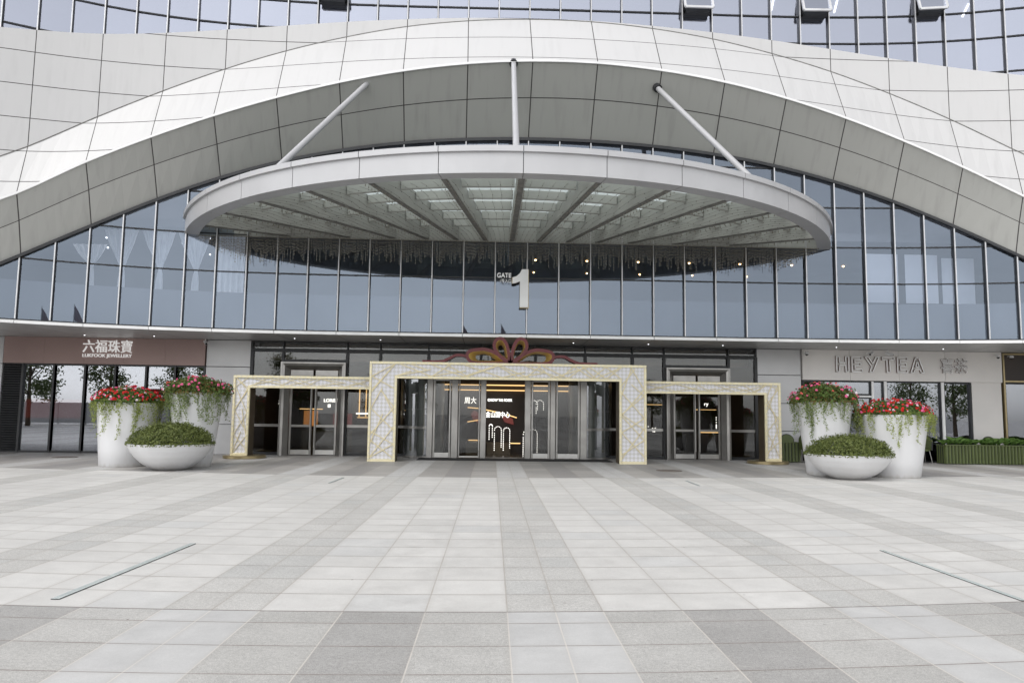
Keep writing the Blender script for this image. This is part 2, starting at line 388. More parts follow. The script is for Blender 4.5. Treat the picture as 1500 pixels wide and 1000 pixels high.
# ------------------------------------------------------------------ facade plan
PX = [-2.8400027618564574e-04, 1.4924522992238917e-02, .7800589610251218, -13.842223124081395]
PY = [-3.086144419001045e-05, 3.716460104889682e-04, 5.079886578919e-04, -.017005064999819654, 24.0737052363835]
poly = lambda c, x: sum(a*x**(len(c)-1-i) for i, a in enumerate(c))
def FP(i):                                                   # plan point of mullion i
    if 0 <= i <= 32: X = poly(PX, i); return Vector((X, poly(PY, X)))
    if i < 0: a = FP(0); b = FP(.2); d = (a-b).normalized(); return a+d*(-i*.92)
    a = FP(32); b = FP(31.8); d = (a-b).normalized(); return a+d*((i-32)*.95)
def FN(i):                                                   # outward normal
    X = max(-15, min(18, FP(i).x)); n = Vector((.029-.0099*X, -1)); return n.normalized()
# arch table: joint k = mullion 2k : z of glass edge, mid joint, outer edge, ridge, parapet; projection
AT = {-3: (3.9, 4.3, 4.6, 5.6, 12.0, .3), -2: (4.05, 4.75, 5.5, 6.9, 12.3, .4), -1: (4.9, 5.85, 6.75, 8.15, 12.65, .5)}
_t = [[6.04, 7.0, 7.76, 9.31, 12.96], [7.14, 8.14, 8.91, 10.56, 13.26], [8.16, 9.1, 9.84, 11.67, 13.62], [9.02, 9.89, 10.61, 12.62, 13.97], [9.68, 10.52, 11.25, 13.39, 14.27], [10.14, 11.0, 11.78, 13.98, 14.51], [10.44, 11.36, 12.18, 14.41, 14.67], [10.6, 11.59, 12.45, 14.66, 14.77], [10.66, 11.69, 12.58, 14.76, 14.80], [10.63, 11.68, 12.57, 14.73, 14.77], [10.51, 11.54, 12.42, 14.56, 14.66], [10.29, 11.27, 12.12, 14.26, 14.5], [9.94, 10.87, 11.68, 13.8, 14.28], [9.43, 10.34, 11.12, 13.2, 14.0], [8.75, 9.67, 10.44, 12.42, 13.67], [7.89, 8.84, 9.62, 11.48, 13.3], [6.89, 7.87, 8.66, 10.36, 12.91]]
_o = [.62, .82, 1.05, 1.28, 1.46, 1.58, 1.65, 1.68, 1.68, 1.66, 1.6, 1.55, 1.46, 1.3, 1.08, .85, .62]
for k in range(17): AT[k] = (*_t[k], _o[k])
AT[17] = (5.8, 6.8, 7.6, 9.15, 12.5, .5); AT[18] = (4.7, 5.7, 6.5, 7.9, 12.1, .42); AT[19] = (4.0, 4.6, 5.4, 6.6, 11.7, .35); AT[20] = (3.9, 4.3, 4.6, 5.4, 11.3, .3)
def AA(k):                                                   # catmull-rom interpolation of the table
    k = max(-3, min(20, k)); i = int(math.floor(k)); f = k-i
    if f < 1e-6: return AT[i]
    g = lambda j: AT[max(-3, min(20, j))]
    p0, p1, p2, p3 = g(i-1), g(i), g(i+1), g(i+2)
    return tuple(.5*(2*b+(c-a)*f+(2*a-5*b+4*c-d)*f*f+(3*b-a-3*c+d)*f**3) for a, b, c, d in zip(p0, p1, p2, p3))
def FPn(i, o, z): p = FP(i)+FN(i)*o; return (p.x, p.y, z)
XC = .8

# ------------------------------------------------------------------ ground
g = MB(); g.face([(-400, -400, 0), (400, -400, 0), (400, 400, 0), (-400, 400, 0)])
tag(g.build('plaza', M['ground']), kind='structure')

mall = empty('shopping_mall', (XC, 24, 0), 'large white clad shopping mall with a sweeping arch over its glass entrance front', 'building')

# ---- white wave cladding (upper zone and tilted fascia) and grey soffit
wave = MB(); fas = MB(); sof = MB(); lip = MB(); seal = MB()
SUB = 4
def vdrift(x, z): d = max(0, abs(x-XC)-4); return (z+.0042*d*d*(1 if x < XC else .6)-9.62)/1.035
ks = [(-6+j/SUB) for j in range(int(29*SUB)+1)]
for a, b in zip(ks[:-1], ks[1:]):
    A, B = AA(a), AA(b)
    Pa, Pb = A[4]+(0 if a >= -3 else (-3-a)*-.25), B[4]+(0 if b >= -3 else (-3-b)*-.25)
    def pt(k, o, z): return FPn(2*k, o, z)
    Z = lambda k, T, j: T[j]
    # three strips between parapet and ridge keep the UV straight
    def strip(mb, oa0, za0, oa1, za1, ob0, zb0, ob1, zb1, uvf):
        q = [pt(a, oa0, za0), pt(b, ob0, zb0), pt(b, ob1, zb1), pt(a, oa1, za1)]
        mb.face(q, 0, [uvf(a, *q[0]), uvf(b, *q[1]), uvf(b, *q[2]), uvf(a, *q[3])])
    wu = lambda k, x, y, z: (k, vdrift(x, z))
    strip(wave, .14, A[3], .14, max(Pa, A[3]+.02), .14, B[3], .14, max(Pb, B[3]+.02), wu)
    # coping on top of the parapet
    strip(wave, .14, max(Pa, A[3]+.02), -.5, max(Pa, A[3]+.02)+.02, .14, max(Pb, B[3]+.02), -.5, max(Pb, B[3]+.02)+.02, lambda k, x, y, z: (k, .5))
    strip(fas, A[5], A[2], .14, A[3], B[5], B[2], .14, B[3], wu)
    su = {0: 0.02, 1: 1, 2: 1.97}
    def sstrip(j0, j1, o0a, o1a, o0b, o1b, v0, v1):
        q = [pt(a, o0a, A[j0]), pt(b, o0b, B[j0]), pt(b, o1b, B[j1]), pt(a, o1a, A[j1])]
        sof.face(q, 0, [(a, v0), (b, v0), (b, v1), (a, v1)])
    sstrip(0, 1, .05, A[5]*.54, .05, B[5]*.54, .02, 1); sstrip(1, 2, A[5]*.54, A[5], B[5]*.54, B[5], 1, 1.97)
    # bright lip along the outer edge, dark seal along the glass
    for mbx, o_, z_, w_, h_ in ((lip, 'E', 2, .05, .07), (seal, 'S', 0, .12, .10)):
        oa, ob = (A[5], B[5]) if o_ == 'E' else (.10, .10)
        za, zb = A[z_]-(.02 if o_ == 'E' else .05), B[z_]-(.02 if o_ == 'E' else .05)
        pa = [pt(a, oa+s*w_/2, za+t*h_/2) for s, t in ((-1, -1), (1, -1), (1, 1), (-1, 1))]
        pb = [pt(b, ob+s*w_/2, zb+t*h_/2) for s, t in ((-1, -1), (1, -1), (1, 1), (-1, 1))]
        mbx.quads(pa+pb, [(0, 4, 5, 1), (1, 5, 6, 2), (2, 6, 7, 3), (3, 7, 4, 0)])
wave.build('wall_cladding', M['white_clad'], mall); ridge = MB()
for a, b in zip(ks[:-1], ks[1:]):
    A, B = AA(a), AA(b); ridge.beam(FPn(2*a, .15, A[3]), FPn(2*b, .15, B[3]), .02, .022)
ridge.build('ridge_joint', M['beam_b'], mall); fas.build('arch_fascia', M['white_clad'], mall)
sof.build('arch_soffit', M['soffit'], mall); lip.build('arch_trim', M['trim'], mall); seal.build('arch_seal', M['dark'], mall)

# ---- glazed bays
LOW = [4.12, 5.95, 7.17, 8.52, 9.85, 11.2]; UP = [10.2, 13.05, 14.25, 15.2, 16.4, 17.6]
def bay(i, lv, zlo, zhi, gm, tilt, open_rows=(), zm=None):
    a, b = FP(i), FP(i+1); n = FN(i+.5); d = (b-a)
    w = MB(); f = MB(); sash = None
    for j, (z0, z1) in enumerate(zip(lv[:-1], lv[1:])):
        if z1 <= zlo or z0 >= zhi: continue
        z0c, z1c = max(z0, zlo), min(z1, zhi)
        tx, tz = random.gauss(0, tilt), random.gauss(0, tilt)
        def g_(s, z, o): p = a+d*s+n*o; return (p.x, p.y, z)
        if z0 in open_rows:
            out = .42; sash = MB()
            q = [g_(.04, z0+.03, out), g_(.96, z0+.03, out), g_(.96, z1-.03, .04), g_(.04, z1-.03, .04)]
            w.face(q)
            for p0, p1 in ((0, 1), (1, 2), (3, 0), (2, 3)): sash.beam(q[p0], q[p1], .07, .07, 0)
            arm = MB()
            for s in (.08, .92): sash.beam(g_(s, z0+.05, .02), g_(s, z0+.05, out), .03, .03, 1)
            sash.beam(g_(.1, z0+.02, .08), g_(.9, z0+.02, .08), .25, .12, 1)
        else:
            w.face([g_(0, z0c, tx), g_(1, z0c, -tx), g_(1, z1c, -tx+tz), g_(0, z1c, tx+tz)])
        if z0 >= zlo and j > 0:
            q0, q1 = g_(0, z0, .02), g_(1, z0, .02); f.beam(q0, q1, .06, .036, 0)
    zt, zb = min(zm or zhi, lv[-1]), max(zlo, lv[0])
    p = a+n*.05; p2 = a+n*.115
    f.beam((p.x, p.y, zb), (p.x, p.y, zt), .052, .10, 0, up=Vector((n.x, n.y, 0)))
    f.beam((p2.x, p2.y, zb), (p2.x, p2.y, zt), .032, .035, 1, up=Vector((n.x, n.y, 0)))
    wo = w.build('window', gm, mall); f.build('frame', [M['dark'], M['cap']], wo)
    if sash: sash.build('sash', [M['cap'], M['dark']], wo)
for i in range(-3, 36):
    zt = min(AA(i/2)[0], AA((i+1)/2)[0]); zt = max(AA(i/2)[0], AA((i+1)/2)[0])+.05
    if zt < 4.5: continue
    bay(i, LOW, 4.12, min(zt, 11.1), M['glass_up'], .0012, (), max(4.3, AA(i/2)[0]-.03))
for i in range(-2, 35):
    zb = min(AA(i/2)[4], AA((i+1)/2)[4])-.1
    bay(i, UP, zb, 17.6, M['glass_top'], .0016, (15.2,) if i in (9, 21, 25, 29) else ())
# structural back of the facade behind the white cladding, rooms behind the glass


b = MB()
for i in range(-8, 42, 2):
    p, q = FP(i), FP(i+2)
    def gp(pp, dy, z): return (pp.x, pp.y+dy, z)
    lo = max(AA(i/2)[0], AA(i/2+1)[0])+.9 if -6 <= i <= 38 else 4
    hi = min(AA(i/2)[4], AA(i/2+1)[4])-.6
    if hi > lo: b.face([gp(p, .5, lo), gp(q, .5, lo), gp(q, .5, hi), gp(p, .5, hi)])
b.build('backing_wall', M['room'], mall)
b = MB()
for i in range(-8, 42, 2):
    p, q = FP(i), FP(i+2)
    for dy0, dy1 in ((.25, .35),):
        vs = [(p.x, p.y+dy0, 4.15), (q.x, q.y+dy0, 4.15), (q.x, q.y+dy0, 5.32), (p.x, p.y+dy0, 5.32), (p.x, p.y+dy1, 4.15), (q.x, q.y+dy1, 4.15), (q.x, q.y+dy1, 5.32), (p.x, p.y+dy1, 5.32)]
        b.quads(vs, [(0, 1, 2, 3), (7, 6, 5, 4), (3, 2, 6, 7)])
b.build('sill_wall', M['room_l'], mall)
b = MB(); b.box(-26, 27, 33, 33.2, 0, 19); b.box(-26, 27, 24.6, 33, 3.99, 4.14); b.box(-26, 27, 24.9, 33, 7.62, 7.9); b.box(-26, 27, 24.9, 33, 17.7, 18)
b.box(-26.2, -26, 20, 33, 0, 18); b.box(27, 27.2, 20, 33, 0, 18)
b.build('interior_wall', M['room'], mall)
# ceiling lamps seen through the glass
def lamp(x, y, z, r, m_, name='ceiling_lamp'):
    q = MB(); q.lathe(x, y, [(r*.5, z-.04), (r, z-.02), (r, z)], 10); q.build(name, m_, mall)
for i, x in enumerate([1.9, 3.95, 6.0, 8.05, 10.1, 12.2, 14.3]): lamp(x, 29, 7.61, .04, M['warm'])
for i, x in enumerate([2.0, 4.3, 6.6, 8.9, 11.3]): lamp(x, 31.6, 7.61, .032, M['warm'])
for x, y in [(-13.6, 26.6), (-12.4, 26.2), (-11.2, 27.3), (-12.8, 28.4), (-10.9, 29.2), (-14.4, 28.3), (-9.9, 26.4)]: lamp(x, y, 7.61, .032, M['cold'])
for x, dx in [(10.9, .25), (13.4, .3), (18.6, .35)]:
    q = MB(); q.beam((x, 27.0, 17.66), (x+dx, 27.9, 17.66), .06, .05); q.build('strip_light', M['strip'], mall)

# ---- trim under the curtain wall: one piece for every two bays, and the overhang ceiling
for k in range(-4, 21):
    t = MB(); 
    a_, b_ = FP(2*k), FP(2*k+2); na, nb = FN(2*k), FN(2*k+2); e = (b_-a_).normalized()*.008
    for z0, z1, o, mi in ((3.985, 4.075, .17, 0), (4.08, 4.12, .12, 1)):
        P0, P1, P2, P3 = a_+e+na*o, b_-e+nb*o, b_-e-nb*.1, a_+e-na*.1
        vs = [(p.x, p.y, z) for z in (z0, z1) for p in (P0, P1, P2, P3)]
        t.quads(vs, [(0, 3, 2, 1), (4, 5, 6, 7), (0, 1, 5, 4), (1, 2, 6, 5), (2, 3, 7, 6), (3, 0, 4, 7)], mi)
    t.build('sill_trim', [M['trim'], M['dark']], mall)
c = MB()
for k in range(-8, 42):
    a_, b_ = FP(k)+FN(k)*.12, FP(k+1)+FN(k+1)*.12
    if k % 2 == 0: a_ = a_+(b_-a_)*.015
    c.face([(a_.x, a_.y, 3.98), (b_.x, b_.y, 3.98), (b_.x, 26.6, 3.98), (a_.x+.0, 26.6, 3.98)])
c.build('overhang_ceiling', M['ceil'], mall)
for x in [-13.5, -11.2, -6.5, -3.6, .4, 3.0, 5.6, 8.2, 12.2, 16.0]:
    q = MB(); q.lathe(x, 25.4, [(.012, 3.972), (.022, 3.975), (.022, 3.979)], 12); q.build('downlight', M['cold'], mall)

# ------------------------------------------------------------------ ground floor
WY = 26.4
# side walls of grey panels with recessed joints
def grey_panels(x0, x1, zs, y=WY, m_='grey_wall', name='wall_panel'):
    for z0, z1 in zip(zs[:-1], zs[1:]):
        q = MB(); q.bbox(x0+.008, x1-.008, y-.05, y+.1, z0+.01, z1-.01, .008); q.build(name, M[m_], mall)
b = MB()
for x0, x1 in ((-9.78, -8.24), (9.70, 11.34), (-26, -16.7), (17.7, 18.72)): b.box(x0, x1, WY+.06, WY+.3, 0, 3.98)
b.box(-16.7, -9.78, WY+.12, WY+.3, 3.3, 3.98); b.box(11.34, 17.7, WY+.12, WY+.3, 2.9, 3.98)
b.build('ground_wall', M['dark'], mall)
grey_panels(-9.78, -8.24, [0, 1.04, 2.03, 3.04, 3.975]); grey_panels(9.72, 11.34, [0, 1.04, 2.03, 3.04, 3.975])
for x0 in (-26, -22.9, -19.8): grey_panels(x0, x0+3.08, [0, 1.04, 2.03, 3.04, 3.975])
for z0, z1 in ((0, 3.975),): grey_panels(17.58, 18.70, [0, 2.9], m_='sign_wall', name='pier')
# brown sign board in five boards
for x0, x1 in zip((-16.68, -15.3, -13.92, -12.54, -11.16), (-15.3, -13.92, -12.54, -11.16, -9.8)):
    q = MB(); q.box(x0+.003, x1-.003, 26.28, 26.5, 3.06, 3.972); q.build('sign_board', M['brown'], mall)
for x0, x1 in zip((11.36, 13.1, 14.9, 16.6), (13.1, 14.9, 16.6, 18.70)):
    q = MB(); q.box(x0+.004, x1-.004, 26.28, 26.5, 2.88, 3.972); q.build('sign_board', M['sign_wall'], mall)
# louvre at the far left
q = MB(); q.box(-16.72, -16.02, 26.42, 26.6, 0, 3.05, 0)
for j in range(36): q.quads([(-16.68, 26.36, .06+j*.083), (-16.06, 26.36, .06+j*.083), (-16.06, 26.42, .12+j*.083), (-16.68, 26.42, .12+j*.083), (-16.68, 26.42, .06+j*.083), (-16.06, 26.42, .06+j*.083)], [(0, 1, 2, 3), (0, 4, 5, 1)], 0)
q.build('louvre', M['dark'], mall)
def store_window(x0, x1, z0, z1, gm='glass_shop', y=WY, bar=.07, rail=None, name='shop_window'):
    q = MB(); q.box(x0+bar/2, x1-bar/2, y+.02, y+.035, z0+bar/2, z1-bar/2)
    o = q.build(name, M[gm], mall); f = MB()
    f.box(x0-bar/2, x0+bar/2, y-.06, y+.08, z0, z1); f.box(x1-bar/2, x1+bar/2, y-.057, y+.077, z0, z1)
    f.box(x0+bar/2, x1-bar/2, y-.04, y+.07, z0, z0+bar); f.box(x0+bar/2, x1-bar/2, y-.04, y+.07, z1-bar*.7, z1)
    if rail: f.box(x0+bar/2, x1-bar/2, y-.01, y+.045, rail, rail+.09, 1)
    f.build('frame', [M['dark'], M['steel']], o)
xs = [-16.03, -14.97, -13.91, -12.88, -11.82, -10.83, -9.82]
for a, b_ in zip(xs[:-1], xs[1:]): store_window(a, b_, 0, 3.05)
# right shop windows
store_window(11.40, 13.9, 2.35, 2.86, 'glass_shop', bar=.06); store_window(11.40, 13.9, .02, 2.28, 'glass_shop', bar=.06)
for xa, xb in ((13.88, 13.96), (14.34, 14.44), (16.44, 16.54)):
    q = MB(); q.bbox(xa, xb, 26.3, 26.5, 0, 2.86, .006); q.build('window_post', M['trim'], mall)
q = MB(); q.bbox(12.95, 13.87, 26.3, 26.5, 2.28, 2.345, .006); q.build('window_bar', M['trim'], mall)
store_window(13.95, 14.36, 0, 2.86, bar=.05); store_window(14.44, 16.45, 0, 2.86, bar=.05); store_window(16.54, 17.54, 0, 2.86, bar=.07)
# far right shopfront with gold frame
q = MB()
for x0, x1, z0, z1 in ((18.74, 18.80, 0, 3.95), (18.80, 24, 3.89, 3.95), (18.80, 24, 2.90, 2.96)): q.box(x0, x1, 26.28, 26.4, z0, z1)
q.build('gold_frame', M['brass'], mall)
q = MB(); q.box(18.8, 24, 26.36, 26.4, 2.96, 3.89); q.build('fascia_board', M['shop_in'], mall)
for a in (18.82, 20.6, 22.3): store_window(a, a+1.7, 0, 2.88)
# centre entrance wall
ENT = [-8.20, -7.12, -4.88, -3.72, -2.02, -.17, 1.77, 3.55, 5.24, 6.38, 8.70, 9.70]
for a, b_ in zip(ENT[:-1], ENT[1:]):
    door_bay = (a, b_) in ((-7.12, -4.88), (6.38, 8.70)); mid = -3 < (a+b_)/2 < 4.6
    z0 = 3.24 if door_bay else (3.0 if -2.1 < a and b_ < 3.6 else 0)
    store_window(a, b_, z0, 3.66, 'glass_dark', bar=.10, rail=(.98 if z0 == 0 else None))
    store_window(a, b_, 3.665, 3.975, 'glass_dark', bar=.05)
# bulkhead, floor, back wall of the lobby and lobby ceiling
q = MB(); q.box(-8.2, 9.7, 27.2, 27.35, 3.35, 3.95); q.build('bulkhead', M['bulk'], mall)
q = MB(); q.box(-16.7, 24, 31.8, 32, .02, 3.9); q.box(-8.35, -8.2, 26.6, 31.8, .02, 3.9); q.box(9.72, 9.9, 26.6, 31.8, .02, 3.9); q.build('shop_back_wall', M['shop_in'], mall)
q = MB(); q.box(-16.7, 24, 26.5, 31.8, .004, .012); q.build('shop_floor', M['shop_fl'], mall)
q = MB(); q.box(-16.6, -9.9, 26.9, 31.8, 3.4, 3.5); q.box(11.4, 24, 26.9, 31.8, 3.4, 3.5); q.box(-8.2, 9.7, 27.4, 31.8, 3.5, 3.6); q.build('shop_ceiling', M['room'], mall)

def steel_frame(x0, x1, zt, wx=.28):
    f = MB(); y0, y1 = WY-.30, WY-.06
    o = [(x0, 0), (x0, zt), (x1, zt), (x1, 0)]; i1 = [(x0+.05, 0), (x0+.05, zt-.05), (x1-.05, zt-.05), (x1-.05, 0)]
    i2 = [(x0+wx, 0), (x0+wx, zt-wx*.9), (x1-wx, zt-wx*.9), (x1-wx, 0)]
    def ring(A, ya, B, yb):
        for j in range(3): f.face([(A[j][0], ya, A[j][1]), (A[j+1][0], ya, A[j+1][1]), (B[j+1][0], yb, B[j+1][1]), (B[j][0], yb, B[j][1])])
    ring(o, WY+.05, o, y0); ring(o, y0, i1, y0); ring(i1, y0, i1, y0+.03); ring(i1, y0+.03, [(p[0]+(.08 if k < 2 else -.08), p[1]-(.08 if p[1] > 0 else 0)) for k, p in enumerate(i1)], y0+.05)
    ring([(p[0]+(.08 if k < 2 else -.08), p[1]-(.08 if p[1] > 0 else 0)) for k, p in enumerate(i1)], y0+.05, i2, y1); ring(i2, y1, i2, WY+.1)
    return f.build('door_frame', M['steel'], mall)
def door_leaf(x0, x1, y, z1, hside, st=.07, rail=.16, mid=False):
    f = MB(); f.bbox(x0, x0+st, y-.025, y+.025, .02, z1, .006); f.bbox(x1-st, x1, y-.025, y+.025, .02, z1, .006)
    f.box(x0+st, x1-st, y-.022, y+.022, .03, .03+rail, 1); f.box(x0+st, x1-st, y-.022, y+.022, z1-.09, z1-.003, 1)
    if mid: f.box(x0+st, x1-st, y-.012, y+.012, .98, 1.06)
    d = f.build('door', [M['steel'], M['steel_l']], mall)
    p = MB(); p.box(x0+st, x1-st, y-.006, y+.006, .19, z1-.09); p.build('pane', M['glass_dark'], d)
    h = MB(); hx = x1-st/2 if hside > 0 else x0+st/2
    h.tube([(hx, y-.09, .28), (hx, y-.09, 2.62 if z1 > 2.8 else z1-.3)], .022, 8)
    for z in (.4, z1-.45): h.tube([(hx, y-.09, z), (hx, y-.02, z)], .012, 6)
    h.build('handle', M['steel_l'], d)
for x0, x1 in ((-7.12, -4.88), (6.40, 8.68)):
    steel_frame(x0, x1, 3.23)
    cx = (x0+x1)/2; y = WY-.02
    door_leaf(x0+.30, cx-.04, y, 2.72, 1, mid=True); door_leaf(cx+.04, x1-.30, y, 2.72, -1, mid=True)
    q = MB()
    for a, b_ in ((x0+.30, cx-.04), (cx+.04, x1-.30)): q.box(a, b_, y-.04, y+.03, 2.76, 2.96)
    q.build('transom', M['steel'], mall)
# centre sliding door set at Y 25.7, flanked by curved glass drums
DY = 25.62
q = MB()
for x0, x1 in ((-1.98, -1.78), (-1.15, -.92), (-.16, .04), (1.36, 1.57), (2.24, 2.42), (3.27, 3.50)): q.bbox(x0, x1, DY-.06, DY+.08, 0, 2.98, .012)
q.box(-2.9, 4.45, DY-.10, DY+.9, 2.98, 3.14)
q.build('door_post', M['steel'], mall)
door_leaf(-1.77, -1.16, DY, 2.72, 1); door_leaf(-.91, -.17, DY+.12, 2.9, 1, st=.05, rail=.05); 
door_leaf(1.58, 2.23, DY, 2.72, -1); door_leaf(2.43, 3.26, DY, 2.9, -1)
for cx, s in ((-1.9, -1), (3.45, 1)):
    q = MB(); f = MB(); n = 14
    pts = [(cx+s*.95*math.sin(t), DY+.75-.75*math.cos(t)) for t in [math.pi*.5*j/n for j in range(n+1)]]
    for (xa, ya), (xb, yb) in zip(pts[:-1], pts[1:]):
        q.face([(xa, ya, .05), (xb, yb, .05), (xb, yb, 2.95), (xa, ya, 2.95)])
    for z0, z1, mi in ((.01, .06, 0), (.98, 1.07, 0), (1.64, 1.65, 0)):
        for (xa, ya), (xb, yb) in zip(pts[:-1], pts[1:]): f.beam((xa, ya-.01, (z0+z1)/2), (xb, yb-.01, (z0+z1)/2), .03, z1-z0)
    d = q.build('curved_glazing', M['glass_shop'], mall); f.build('rail', M['steel'], d)
    k = MB()   # polished cylinder column just behind
    k.lathe(cx+s*.35, DY+1.35, [(.78, .01), (.78, 2.96)], 48); o = k.build('column', M['drum'], mall); smooth_angle(o)
mt = MB(); mt.bbox(-2.2, 4.2, 24.45, 25.5, .004, .02, .004); tag(mt.build('door_mat', M['rubber']), 'long thin black rubber mat on the paving before the centre doors', 'mat')

# ---- things inside the lobby
ctr = empty('jewellery_shop_display', (.8, 29, 0), 'dark jewellery shop front with gold light strips behind the centre doors', 'shop display')
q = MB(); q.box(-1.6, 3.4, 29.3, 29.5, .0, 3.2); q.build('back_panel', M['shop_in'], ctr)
q = MB()
for z in (2.62, 2.42): q.box(-2.6, 4.4, 29.2, 29.28, z, z+.035)
q.build('light_strip', M['warm2'], ctr)
q = MB()
for a, b_ in (((-.55, 1.75), (-.1, 1.72)), ((-.1, 1.72), (.75, 1.55)), ((.95, 1.5), (1.35, 1.38)), ((1.35, 1.38), (1.35, .05)), ((-.55, 1.2), (.05, 1.3)), ((-.5, 1.2), (-.5, .05)), ((-.05, 1.4), (-.05, .1)), ((-.5, .5), (.15, .5)), ((.95, .4), (1.5, .4))):
    q.beam((a[0], 28.9, a[1]), (b_[0], 28.9, b_[1]), .03, .035)
q.build('gold_line_frame', M['warm2'], ctr)
q = MB()
for x0, x1, z0, z1 in ((.2, 1.1, 0, .45), (-.6, .1, 0, .45)): q.bbox(x0, x1, 28.4, 28.8, z0, z1, .01)
q.build('counter', M['bronze'], ctr)
q = MB()
random.seed(11)
for cx, z0, rr, h in ((.62, .15, .13, .75), (.95, .15, .12, .72), (1.75, .0, .17, .75), (1.95, .0, .16, .78), (2.2, 1.55, .14, .35), (1.98, 1.55, .13, .35), (.35, .55, .06, .5)):
    pts = [(cx-rr, z0+j*.07) for j in range(int(h/.07))]+[(cx-rr*math.cos(t), z0+h+rr*math.sin(t)) for t in [math.pi*j/6 for j in range(7)]]+[(cx+rr, z0+h-j*.07) for j in range(int(h/.07))]
    for x, z in pts: q.box(x-.013, x+.013, 28.3, 28.32, z, z+.026)
q.build('arched_lamp_row', M['let_emit'], ctr)
text_mesh('周大', .46, .25, (-.68, 28.95, 1.9), .03, M['let_emit'], 'lettering', ctr)
text_mesh('CHOW TAI FOOK', .95, .10, (.22, 28.95, 2.0), .03, M['let_emit'], 'lettering', ctr, bold=.02)
text_mesh('金山国中心', .92, .23, (.15, 28.6, 1.38), .03, M['let_emit'], 'lettering', ctr)
for pp in ([(-.3, 1.65), (-.05, 1.5), (.05, 1.25), (-.15, 1.15), (-.35, 1.3), (-.42, 1.5)],):
    q = MB(); q.prism(pp, 29.1, 29.2); q.build('red_ornament', M['red_disp'], ctr)
q = MB(); q.prism([(.75, 1.45), (1.2, 1.35), (1.25, 1.1), (.9, 1.2)], 29.1, 29.2); q.build('red_ornament', M['red_disp'], ctr)
flo = empty('lit_shop_counter', (-5.6, 29.5, 0), 'dim lit counter with red and orange display behind the left steel doors', 'shop display')
q = MB(); q.bbox(-6.6, -4.4, 29.4, 30, 0, .8, .02); q.build('counter', M['bronze'], flo)
q = MB(); q.box(-6.65, -6.1, 29.9, 29.95, .95, 1.55); q.build('orange_panel', M['orange_disp'], flo)
q = MB(); q.box(-5.5, -4.75, 29.9, 29.95, .95, 1.45); q.build('red_panel', M['red_disp'], flo)
q = MB(); q.box(-5.6, -4.3, 29.3, 29.34, 2.45, 2.5); q.box(-5.6, -4.3, 29.3, 29.34, 2.6, 2.63); q.box(-6.8, -5.9, 29.8, 29.84, 1.6, 1.63); q.build('light_strip', M['warm2'], flo)
text_mesh('LORIST', .55, .13, (-5.6, 28.6, 1.88), .03, M['let_emit'], 'lettering', flo, bold=.02)
q = MB(); q.box(-5.45, -5.35, 28.6, 28.62, 1.68, 1.8); q.build('logo', M['let_emit'], flo)
text_mesh('大', .18, .17, (-7.15, 28, 1.78), .03, M['let_emit'], 'lettering', flo)
fr = empty('gold_line_cabinet', (-4.1, 28.5, 0), 'tall cabinet outlined in gold light between left and centre portals', 'cabinet')
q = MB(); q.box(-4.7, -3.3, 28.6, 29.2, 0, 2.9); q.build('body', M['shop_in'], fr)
q = MB()
for x in (-4.45, -4.2): q.box(x, x+.03, 28.5, 28.55, 1.35, 2.7)
q.box(-4.5, -4.1, 28.5, 28.55, 1.3, 1.33); q.build('light_strip', M['warm2'], fr)
q = MB(); q.box(-4.55, -4.0, 28.5, 28.54, 1.44, 1.49); q.build('lit_shelf', M['let_emit'], fr)
rs = empty('jewellery_case', (7.2, 29, 0), 'small lit jewellery cases behind the right steel doors', 'shop display')
q = MB(); q.bbox(5.3, 6.3, 28.4, 29, 0, .85, .02); q.bbox(7.2, 9.2, 29.4, 30, 0, .8, .02); q.build('counter', M['shop_in'], rs)
q = MB(); q.box(7.3, 9.0, 29.6, 29.65, 2.6, 2.66); q.box(7.6, 8.5, 29.6, 29.65, 1.78, 1.8); q.box(5.3, 6.4, 29.3, 29.34, 2.65, 2.72); q.box(5.4, 6.3, 29.3, 29.34, 1.95, 1.97); q.box(7.7, 8.6, 29.2, 29.25, .88, .92); q.build('light_strip', M['warm2'], rs)
q = MB(); random.seed(3)
for j in range(46):
    x, z = random.choice([(random.uniform(5.45, 5.75), random.uniform(.9, 1.1)), (random.uniform(5.95, 6.2), random.uniform(.9, 1.08)), (random.uniform(8.05, 8.5), random.uniform(.88, 1.0)), (8.08, random.uniform(1.05, 1.5)), (random.uniform(9.2, 9.4), random.uniform(1.2, 1.7))])
    q.box(x, x+.03, 28.3, 28.33, z, z+.03)
q.build('sparkle_lamps', M['let_emit'], rs)
text_mesh('ry', .16, .13, (7.72, 28.6, 1.9), .03, M['let_emit'], 'lettering', rs)
# left jewellery shop interior
ls = empty('shop_poster_wall', (-13.5, 28.6, 0), 'red and dark poster boards above pale counters inside the brown signed shop', 'display wall')
q = MB(); q.box(-16.4, -14.2, 28.9, 29, 1.15, 1.85); q.build('red_board', M['red_disp'], ls)
q = MB(); q.box(-14.1, -13.2, 28.9, 29, .85, 1.85); q.box(-13.0, -11.4, 28.95, 29.05, .9, 2.0); q.build('dark_board', varied('navy_board', (.03, .03, .07), (.05, .05, .1), 1, .5), ls)
q = MB()
for x0 in (-16.2, -14.6, -13.0): q.bbox(x0, x0+1.45, 28.2, 28.7, 0, .85, .02)
q.build('counter', varied('pale_counter', (.30, .29, .36), (.24, .23, .30), 1.2, .4), ls)

flo.location.x -= .52; fr.location.x -= .33; rs.location.x += .75; ls.location.x -= 1.0; ctr.location.x -= .12
